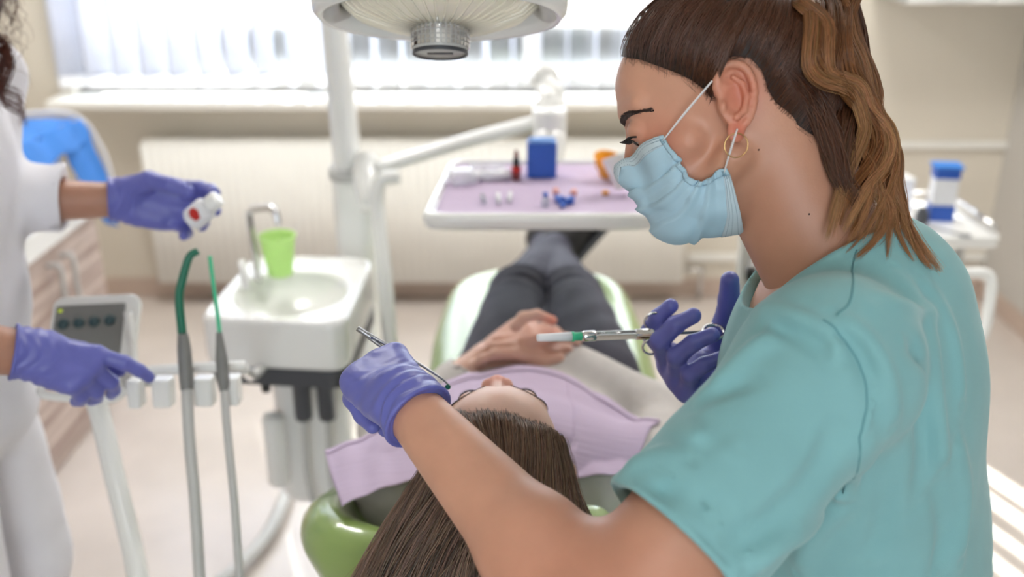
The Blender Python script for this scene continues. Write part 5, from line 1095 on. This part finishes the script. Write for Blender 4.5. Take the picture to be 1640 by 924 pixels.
# one forefinger pointing outward over the clasp
pt_f = chain([P(826, 522, 1.655), P(838, 508, 1.655), P(860, 504, 1.655), P(885, 513, 1.66)], [0.0105, 0.0098, 0.0088, 0.0078], 0.004)
pbody = U(0.03, ptors, parm, pleg, pneck)
V3, Q3 = mesh_sdf('pb', U(0.008, OFF(pbody, 0.0), hand_sdf(ph1), hand_sdf(ph2), pt_f), (-0.32, 1.10, 0.66), (0.36, 2.75, 1.06), 0.0042)
phead = U(0.004, U(0.018, pface, CUT(0.004, pneck, half(neck0, neck0 - pl_(0, 0, 0)))), pe1, pe2)
lo, hi = bounds([pl_(-0.11, -0.09, -0.11), pl_(0.125, 0.09, 0.13), neck0], 0.03)
pat = sdf_obj('person', phead, lo, hi, 0.0022, M['skin_p'], None, (V3, Q3))
tag(pat, 'patient lying back in the green chair with long brown hair and clasped hands', 'person')
for y in (1, -1):
    obj('eye', MB().lathe([(0, -0.012), (0.006, -0.0104), (0.0104, -0.006), (0.012, 0), (0.0104, 0.006), (0.006, 0.0104), (0.0, 0.012)], pl_(0.0700, 0.031 * y, 0.0115), aim(PF.R[:, 0]), 20), M['eye'], pat)
    lash_strip(PF, 1.0, y, pat, L=0.003, n=16)
    m = MB()
    for _ in range(150):
        t = rng.uniform(0, 1); c_ = np.array([0.095 - 0.028 * t ** 1.5, (0.014 + 0.036 * t) * y, 0.031 + 0.006 * math.sin(t * 2.4) + rng.uniform(-1, 1) * 0.0026 * (1 - 0.6 * t)]); a = pl_(*c_); b = pl_(*(c_ + np.array([-0.002, 0.0045 * y, 0.0012])))
        m.tube(snap(pface, np.array([a, (a + b) / 2, b]), 0.0006), [0.00035, 0.0001], 3)
    obj('eyebrow', m, M['brow'], pat)
tint(pat, (218, 178, 160), [(pl_(0.102, 0, -0.02), 0.018, (226, 150, 134)), (pW1 + (pW2 - pW1) * 0.5, 0.07, (214, 158, 138)), (P(885, 513, 1.66), 0.02, (226, 140, 120)), (pl_(0.09, 0, 0.05), 0.03, (226, 186, 168))])
# knitted top, jeans, shoes
swf = U(0.03, OFF(ptors, 0.012), cone(pS1, pE1, 0.060, 0.054), cone(pE1, pW1 + (pE1 - pW1) * 0.28, 0.053, 0.038), cone(pS2, pE2, 0.060, 0.054), cone(pE2, pW2 + (pE2 - pW2) * 0.12, 0.053, 0.036))
swf = CUT(0.01, swf, lambda p: p[:, 1] - 1.50 - 0.3 * (np.abs(p[:, 0] - 0.05) > 0.185) - 0.3 * (p[:, 2] > 0.90))
wc2 = pW2 + (pE2 - pW2) * 0.12; wc1 = pW1 + (pE1 - pW1) * 0.28
swf = SUB(0.002, swf, U(0.002, cone(wc1, pW1, 0.031, 0.030), cone(wc2, pW2, 0.030, 0.03)))
swf = CUT(0.003, swf, lambda p: -(np.linalg.norm(np.cross(p - neck0, nrm(neck0 - PO)), axis=1) - 0.06) * (p[:, 1] < 1.215) - 9 * (p[:, 1] >= 1.215))
swf = DISP(swf, lambda p: wob(p, 0.003, 30, 21))
sdf_obj('knitted_top', swf, (-0.34, 1.10, 0.68), (0.40, 1.76, 1.04), 0.0045, M['sweat'], pat)
sdf_obj('cuff', torus(wc2, nrm(pW2 - wc2), 0.0335, 0.0045), wc2 - 0.06, wc2 + 0.06, 0.003, M['sweat'], pat)
jf = OFF(U(0.02, cone(PH + (-0.075, 0, 0.0), K1, 0.098, 0.060), cone(K1, A1_, 0.059, 0.040)), 0.004); jf2 = OFF(U(0.02, cone(PH + (0.085, 0, 0.0), K2, 0.098, 0.060), cone(K2, A2_, 0.058, 0.040)), 0.004)
jj = U(0.008, jf, jf2, ell((HX, 1.58, 0.805), (0.172, 0.14, 0.090)))
jj = DISP(CUT(0.004, jj, lambda p: 1.475 - p[:, 1]), lambda p: wob(p, 0.0045, 28, 31) + 0.0022 * np.sin(p[:, 1] * 130 + wob(p, 2.0, 20, 5)) * np.exp(-((p[:, 1] - K1[1]) / 0.07) ** 2))
sdf_obj('jeans', jj, (-0.20, 1.44, 0.66), (0.36, 2.72, 1.08), 0.005, M['jeans'], pat)
def foot(A, d, nm='shoe'):
    d = nrm(d); up_ = nrm(np.array([0, 0.45, 1.0])); up_ = nrm(up_ - d * (up_ @ d)); Rm = basis(d, np.cross(up_, d), up_); h0 = A - up_ * 0.0
    f = U(0.03, ell(A + d * 0.10, (0.095, 0.043, 0.040), Rm), ell(A + d * 0.02, (0.055, 0.040, 0.048), Rm), cone(A, A + up_ * 0.02, 0.042))
    o = sdf_obj(nm, f, A - 0.22, A + 0.22, 0.006, M['black'], pat)
    obj('sole', MB().prism(rrect(0.255, 0.080, 0.038, 8), -0.010, 0.006, A + d * 0.068 - up_ * 0.042, Rm), M['dgrey'], o, bevel=0.003)
foot(A1_ + np.array([0.02, 0.02, 0]), [0.62, 0.45, 0.55]); foot(A2_ + np.array([0.0, 0.03, 0]), [0.25, 0.65, 0.72])
obj('sock', MB().tube([A1_ + (K1 - A1_) * 0.22, A1_ + (K1 - A1_) * 0.02], [0.0475, 0.045], 20), M['jeans'], pat)
# long loose hair
psk = U(0.01, pface, pneck); pc0 = pl_(-0.01, 0, 0.035)
n_p, m_p = 9000, 30
HL = [((0.071 if 0 else 0.068), 0.060, 0.020), (0.070, 0.052, 0.060), (0.070, 0.035, 0.088), (0.068, 0.0, 0.096), (0.060, -0.032, 0.096), (0.045, -0.058, 0.072), (0.025, -0.070, 0.035), (0.0, -0.075, 0.0)]
HL = [(0.005, 0.075, 0.0), (0.045, 0.068, 0.020)] + HL[1:]
HLd = np.array([nrm(np.array(v) - np.array([-0.01, 0, 0.035])) for v in HL]); Bp = nrm([-0.55, 0.05, 0.83])
def pflow(t, s):
    x = t * (len(HLd) - 1); i = np.minimum(x.astype(int), len(HLd) - 2); f_ = (x - i)[..., None]; a = HLd[i] * (1 - f_) + HLd[i + 1] * f_; a /= np.linalg.norm(a, axis=-1)[..., None]
    om = np.arccos(np.clip(a @ Bp, -1, 1))[..., None]; s = s[..., None]; return ((np.sin((1 - s) * om) * a + np.sin(s * om) * Bp) / np.sin(om)) @ PF.R.T
tt_, ss_ = np.meshgrid(np.linspace(0, 1, 90), np.linspace(0.03, 0.99, 20), indexing='ij'); Dg = pflow(tt_, ss_).reshape(-1, 3); rd = radial(psk, pc0, Dg).reshape(tt_.shape)
phair = obj('hair', MB().grid(pc0 + Dg.reshape(tt_.shape + (3,)) * (rd + 0.0022)[..., None], 0), M['hairbase'], pat)
def sample(tg, sg):
    ri = np.clip(tg, 0, 1) * 89; si = np.clip((sg - 0.03) / 0.96, 0, 1) * 19; i0 = np.minimum(ri.astype(int), 88); j0 = np.minimum(si.astype(int), 18); fi, fj = ri - i0, si - j0
    return rd[i0, j0] * (1 - fi) * (1 - fj) + rd[i0 + 1, j0] * fi * (1 - fj) + rd[i0, j0 + 1] * (1 - fi) * fj + rd[i0 + 1, j0 + 1] * fi * fj
def long_hair(n, m, rg, spread=1.0, lift=0.004):
    tg = rg.uniform(0, 1, n); s0 = rg.beta(0.7, 1.6, n) * 0.75 + rg.normal(0, 0.015, n) - 0.01; m1 = m // 3
    s1 = np.clip(s0 + 0.10 + 0.22 * np.sin(tg * math.pi), 0, 0.97); ks = np.linspace(0, 1, m1)
    sg = s0[:, None] + (s1 - s0)[:, None] * ks[None]; tk = np.clip(tg[:, None] + (0.13 * np.sin(tg * math.pi) * (0.6 + 0.4 * np.sin(tg * 9)))[:, None] * ks[None] + rg.normal(0, 0.012, (n, 1)) * ks[None], 0, 1); D_ = pflow(tk, sg)
    lf = lift * np.clip(ks * 4, 0.15, 1)[None] * (0.6 + 0.8 * rg.uniform(0, 1, (n, 1))) * (1 + 1.2 * np.sin(tg * math.pi))[:, None]
    A_ = pc0 + D_ * (sample(tk, sg) + lf + 0.0012 * np.sin(tg * 140)[:, None] * ks[None])[..., None]
    tq = np.clip(tk[:, -1] - 0.04 + rg.normal(0, 0.03, n) * spread, -0.03, 1.03)
    bx_ = np.interp(tq, [0, 0.15, 0.35, 0.5, 0.65, 0.85, 1.0], [560, 600, 680, 760, 850, 945, 1000]); bd_ = np.interp(tq, [0, 0.25, 0.5, 0.75, 1], [1.055, 1.01, 0.985, 1.01, 1.05]) + rg.normal(0, 0.012, n)
    xs_ = (bx_ - 820) / F; yv = (462 - 950) / F
    M1 = CAM + bd_[:, None] * (FW + xs_[:, None] * RT + yv * UP)
    e = A_[:, -1]; t0v = A_[:, -1] - A_[:, -2]; t0v /= np.linalg.norm(t0v, axis=1)[:, None]; L1 = np.linalg.norm(M1 - e, axis=1)[:, None]
    E1 = M1 + np.stack([(M1[:, 0] - 0.0) * 0.10 + rg.normal(0, 0.015, n), np.full(n, -0.03), np.full(n, -0.26) + rg.normal(0, 0.03, n)], 1)
    c1 = e + t0v * L1 * 0.35; c2 = M1 + (e - M1) * 0.35 + np.array([0, 0.0, 0.03]) * (1 + np.sin(tg * math.pi))[:, None] * 0.7
    out = []
    for q in np.linspace(0, 1, m - m1 + 1)[1:]:
        if q < 0.7:
            u_ = q / 0.7; out.append((1 - u_) ** 3 * e + 3 * u_ * (1 - u_) ** 2 * c1 + 3 * u_ * u_ * (1 - u_) * c2 + u_ ** 3 * M1)
        else:
            u_ = (q - 0.7) / 0.3; c3 = M1 + (M1 - c2) * 0.5; out.append((1 - u_) ** 2 * M1 + 2 * u_ * (1 - u_) * c3 + u_ ** 2 * E1)
    S_ = np.concatenate([A_, np.stack(out, 1)], 1); kk = np.linspace(0, 1, m)
    S_[..., 0] += (np.sin(tg * 75) * 0.004)[:, None] * kk[None] ** 1.5; S_ += rg.normal(0, 1, (n, 1, 3)) * 0.003 * (kk ** 1.5)[None, :, None] * spread
    S_ += 0.0015 * np.sin(kk[None, :, None] * rg.uniform(5, 12, (n, 1, 1)) + rg.uniform(0, 6, (n, 1, 3))) * kk[None, :, None]
    sh = S_.shape; F_ = S_.reshape(-1, 3); d_ = pface(F_); bad = d_ < 0.0015
    if bad.any(): F_[bad] = push_out(pface, F_[bad], 0.0018)
    return F_.reshape(sh)
r1 = np.random.default_rng(3)
Sa = long_hair(n_p, m_p, r1)
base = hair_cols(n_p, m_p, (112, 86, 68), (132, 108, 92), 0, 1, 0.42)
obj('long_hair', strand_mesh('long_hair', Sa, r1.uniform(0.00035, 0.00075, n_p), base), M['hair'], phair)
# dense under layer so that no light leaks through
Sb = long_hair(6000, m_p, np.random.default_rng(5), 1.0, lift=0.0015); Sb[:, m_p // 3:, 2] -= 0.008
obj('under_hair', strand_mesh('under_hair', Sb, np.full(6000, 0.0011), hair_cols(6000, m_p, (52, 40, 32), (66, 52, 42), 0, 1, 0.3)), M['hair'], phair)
Sc = long_hair(260, m_p, np.random.default_rng(9), 3.0, lift=0.006)
obj('stray_hair', strand_mesh('stray_hair', Sc, np.full(260, 0.0002), hair_cols(260, m_p, (120, 90, 70), (150, 120, 96), 0, 1, 0.3)), M['hair'], phair)
# paper bib across the chest
bibr = [ # far, mid, near rows; x from left to right in the picture
 [(520, 722, 1.46), (585, 700, 1.50), (650, 665, 1.56), (735, 603, 1.63), (820, 597, 1.64), (905, 602, 1.62), (985, 648, 1.55), (1056, 693, 1.50)],
 [(530, 760, 1.38), (600, 735, 1.40), (665, 700, 1.44), (735, 660, 1.48), (820, 655, 1.49), (907, 672, 1.47), (970, 703, 1.44), (1032, 726, 1.42)],
 [(548, 814, 1.29), (610, 782, 1.31), (670, 765, 1.33), (735, 757, 1.345), (820, 757, 1.35), (906, 764, 1.345), (958, 764, 1.34), (1003, 761, 1.34)]]
bp = np.array([[P(*c) for c in r] for r in bibr]); nb1, nb2 = 90, 40
t1 = np.stack([spline(bp[i], nb1) for i in range(3)]); Gb = np.stack([spline(t1[:, j], nb2) for j in range(nb1)])
Gb = Gb.reshape(-1, 3); Gb[:, 2] += wob(Gb, 0.0035, 34, 41) + 0.0012 * np.sin(Gb[:, 0] * 150 + Gb[:, 1] * 30); Gb = push_out(U(0.02, swf, pface, pneck), Gb, 0.003).reshape(nb1, nb2, 3)
bib = obj('bib', MB().grid(Gb, 0.0012), M['bib']); tag(bib, 'lilac paper bib spread across the patient\'s chest', 'bib')
jx = int(0.718 * nb1); obj('fold_line', MB().tube(Gb[jx, 1:-1] + np.array([0, 0, 0.0012]), 0.0012, 6), M['bib'], bib)
obj('hem_strip', MB().grid(Gb[:, :4] + np.array([0, 0, 0.0022]), 0.001), M['bib'], bib)
# ------------------------------------------------------------------ the assistant in white at the left edge
aS1 = np.array([-0.86, 1.62, 1.36]); aS2 = np.array([-0.86, 1.27, 1.36]); aC = np.array([-0.90, 1.45, 1.2])
aW1 = P(188, 320, 1.66); aE1 = P(-70, 322, 1.58); aW2 = P(48, 566, 1.36); aE2 = P(-175, 545, 1.28)
aneck = cone((-0.885, 1.45, 1.40), (-0.865, 1.45, 1.50), 0.055, 0.050)
AF = Frame(np.array([-0.845, 1.45, 1.60]), nrm([0.93, 0.1, -0.36]), nrm([-0.1, 1, 0]), nrm([0.36, 0, 0.93])); AF.R = basis(AF.R[:, 0], nrm(np.cross(AF.R[:, 2], AF.R[:, 0])), nrm(np.cross(AF.R[:, 0], nrm(np.cross(AF.R[:, 2], AF.R[:, 0])))))
aface = head_parts(AF, 1.0)
ators = U(0.06, ell((-0.89, 1.45, 1.26), (0.115, 0.17, 0.16)), ell((-0.89, 1.45, 1.08), (0.10, 0.14, 0.16)), ell((-0.945, 1.45, 0.92), (0.125, 0.175, 0.14)), cone(aS1, (-0.885, 1.45, 1.40), 0.05, 0.055), cone(aS2, (-0.885, 1.45, 1.40), 0.05, 0.055))
aarm = U(0.02, cone(aS1, aE1, 0.050, 0.043), cone(aE1, aW1, 0.043, 0.028), cone(aS2, aE2, 0.050, 0.043), cone(aE2, aW2, 0.045, 0.030))
aleg = U(0.03, cone((-0.95, 1.54, 0.88), (-0.92, 1.55, 0.48), 0.085, 0.056), cone((-0.92, 1.55, 0.48), (-0.93, 1.55, 0.09), 0.055, 0.037), cone((-0.95, 1.36, 0.88), (-0.92, 1.35, 0.48), 0.085, 0.056), cone((-0.92, 1.35, 0.48), (-0.93, 1.35, 0.09), 0.055, 0.037))
ah1 = hand(aW1, nrm(P(290, 330, 1.67) - aW1), nrm([0.05, -0.97, 0.10]), -1, [(12, 30, 20), (16, 34, 22), (20, 38, 24), (26, 40, 24)], spread=(0.10, 0.0, -0.08, -0.20), thumb=((0.80, 0.45, 0.40), (0.95, -0.02, 0.30), (0.95, -0.25, 0.15)), s=1.08)
ah2 = hand(aW2, nrm(P(140, 595, 1.36) - aW2), nrm([0.05, 0.55, -0.83]), 1, [(14, 26, 14), (62, 30, 18), (70, 32, 18), (72, 36, 20)], spread=(0.10, 0.0, -0.06, -0.14), thumb=((0.7, 0.45, 0.6), (0.85, 0.1, 0.6), (0.9, 0.0, 0.5)), s=0.94)
V4, Q4 = mesh_sdf('ab', U(0.01, ators, aarm, aleg, aneck, hand_sdf(ah1, -0.001), hand_sdf(ah2, -0.001)), (-1.15, 1.05, 0.04), (-0.28, 1.85, 1.54), 0.006)
asst = sdf_obj('person', U(0.015, aface, aneck), (-1.03, 1.32, 1.42), (-0.70, 1.58, 1.78), 0.004, M['skin_a'], None, (V4, Q4))
tag(asst, 'person in white tunic and trousers at the left edge wearing blue gloves', 'person')
tunf = U(0.03, OFF(ators, 0.014), cone(aS1, aE1, 0.064, 0.060), cone(aE1, aE1 + (aW1 - aE1) * 0.66, 0.062, 0.056), cone(aS2, aE2, 0.064, 0.060), cone(aE2, aE2 + (aW2 - aE2) * 0.35, 0.060, 0.052), ell((-0.935, 1.45, 0.86), (0.145, 0.19, 0.10)))
ac1 = aE1 + (aW1 - aE1) * 0.66; ad1 = nrm(aW1 - aE1); ac2 = aE2 + (aW2 - aE2) * 0.35; ad2 = nrm(aW2 - aE2)
def belowcut(p): return np.maximum(0.80 - p[:, 2], p[:, 2] - 1.455)
tunf = CUT(0.004, tunf, belowcut)
def sleeve_end(c_, d_): return lambda p: -np.maximum(np.maximum(-(p - c_) @ d_ , np.linalg.norm(p - c_, axis=1) - 0.12), -9)
tunf = CUT(0.002, tunf, sleeve_end(ac1, ad1)); tunf = CUT(0.002, tunf, sleeve_end(ac2, ad2))
tunf = SUB(0.002, tunf, U(0.002, cone(ac1 - ad1 * 0.03, ac1 + ad1 * 0.03, 0.038, 0.044), cone(ac2 - ad2 * 0.03, ac2 + ad2 * 0.03, 0.042, 0.046)))
tunf = DISP(tunf, lambda p: wob(p, 0.007, 26, 51) + wob(p, 0.002, 60, 52))
sdf_obj('tunic', tunf, (-1.18, 1.05, 0.76), (-0.50, 1.85, 1.48), 0.005, M['tunic'], asst)
atr = CUT(0.004, DISP(OFF(U(0.03, aleg, ell((-0.945, 1.45, 0.88), (0.12, 0.17, 0.12))), 0.022), lambda p: wob(p, 0.006, 20, 61)), lambda p: np.maximum(p[:, 2] - 0.87, 0.08 - p[:, 2]))
sdf_obj('trousers', atr, (-1.12, 1.18, 0.05), (-0.68, 1.74, 0.92), 0.007, M['tunic'], asst)
for y in (1.35, 1.55): sdf_obj('shoe', CUT(0.003, U(0.03, ell((-0.87, y, 0.035), (0.11, 0.043, 0.036)), ell((-0.95, y, 0.045), (0.05, 0.038, 0.045)), cone((-0.935, y, 0.05), (-0.935, y, 0.10), 0.042, 0.043)), lambda p: 0.002 - p[:, 2]), (-1.05, y - 0.08, -0.01), (-0.72, y + 0.08, 0.13), 0.007, M['white'], asst)
glove('glove', ah1, aW1, nrm(aE1 - aW1), 0.0315, 0.0345, 0.012, asst, seed=7, hh=0.0024)
glove('glove', ah2, aW2, nrm(aE2 - aW2), 0.0335, 0.0375, 0.020, asst, seed=9, hh=0.0022)
# curly hair
r2 = np.random.default_rng(12); nA_, mA = 1500, 40; tA = np.linspace(0, 1, mA)
ux = r2.normal(size=(nA_, 3)); ux[:, 2] = np.abs(ux[:, 2]); ux /= np.linalg.norm(ux, axis=1)[:, None]; ux[:, 0] = np.where(ux[:, 0] > 0.55, -ux[:, 0], ux[:, 0])
rootA = AF(np.array([-0.01, 0, 0.04])) + (ux * np.array([0.098, 0.080, 0.092])) @ AF.R.T; lenA = r2.uniform(0.12, 0.27, nA_)
outA = ux @ AF.R.T; SA = rootA[:, None] + outA[:, None] * (0.055 * np.sin(np.minimum(tA * 1.6, 1.57)))[None, :, None] + np.array([0.03, 0, -1.0])[None, None] * (lenA[:, None] * tA[None] ** 1.15)[..., None]
phA = r2.uniform(0, 6.28, (nA_, 1)); frA = r2.uniform(22, 40, (nA_, 1)); am = (0.010 * tA ** 0.6)[None]
SA += np.stack([am * np.sin(frA * tA[None] + phA), am * np.cos(frA * tA[None] + phA), 0.4 * am * np.sin(2 * frA * tA[None])], -1)
ahair = sdf_obj('hair', CUT(0.01, ell(AF(np.array([-0.02, 0, 0.05])), (0.105, 0.086, 0.098), AF.R), lambda p: 0.045 - np.minimum((AF(np.array([0.045, 0, 0])) - p) @ AF.R[:, 0] + 0.045, 9)), (-1.05, 1.3, 1.45), (-0.70, 1.6, 1.8), 0.006, M['hairbase'], asst)
nF = 420; rF = np.stack([r2.uniform(-0.80, -0.745, nF), r2.uniform(1.36, 1.50, nF), np.full(nF, 1.66)], 1); cl4 = r2.integers(0, 9, nF); rF[:, 0] = -0.80 + 0.0085 * cl4 + r2.normal(0, 0.003, nF); rF[:, 1] = 1.37 + 0.014 * ((cl4 * 4) % 9) + r2.normal(0, 0.003, nF)
SF_ = rF[:, None] + np.array([0.02, 0, -1.0])[None, None] * (r2.uniform(0.92, 1.05, (nF, 1)) * (0.19 + 0.012 * cl4[:, None]) * 1.15 * tA[None])[..., None]
aF = (0.013 * tA ** 0.5)[None]; p4 = cl4[:, None] * 1.7 + r2.normal(0, 0.25, (nF, 1)); SF_ += np.stack([aF * np.sin(26 * tA[None] + p4), aF * np.cos(26 * tA[None] + p4), 0.5 * aF * np.sin(26 * tA[None] + p4)], -1)
SA = np.concatenate([SA, SF_]); nA_ += nF
obj('curls', strand_mesh('curls', SA, r2.uniform(0.0005, 0.0010, nA_), hair_cols(nA_, mA, (58, 28, 20), (104, 52, 36), 0, 1, 0.3)), M['hair'], ahair)
# small bottle in the assistant's far hand
bA, bB = P(306, 354, 1.605), P(346, 320, 1.59); bR = aim(nrm(bB - bA), (0, -1, 0)); bL = np.linalg.norm(bB - bA)
mb_ = thing('medicine_bottle', 'small white bottle with a red mark held in the assistant\'s gloved palm', 'bottle', tuple(bA))
obj('bottle_body', MB().lathe([(0, 0), (0.016, 0), (0.019, 0.003), (0.0195, 0.006), (0.0195, 0.034), (0.017, 0.038), (0.012, 0.041), (0, 0.041)], bA, bR, 32), M['paper'], mb_)
obj('cap', MB().lathe([(0, 0.041), (0.0135, 0.041), (0.0145, 0.043), (0.0140, 0.060), (0.012, 0.062), (0, 0.062)], bA, bR, 32), M['white'], mb_)
bv = -FW - bR[:, 2] * (-FW @ bR[:, 2]); bv = nrm(bv); bs = np.cross(bR[:, 2], bv); RM = []
for i_ in range(9):
    a_ = (i_ / 8 - 0.5) * 1.1; RM.append([bA + bR[:, 2] * z + 0.0198 * (math.cos(a_) * bv + math.sin(a_) * bs) for z in np.linspace(0.013 + 0.006 * abs(a_), 0.031 - 0.010 * abs(a_), 6)])
obj('red_mark', MB().grid(np.array(RM), -0.0005), M['red'], mb_)
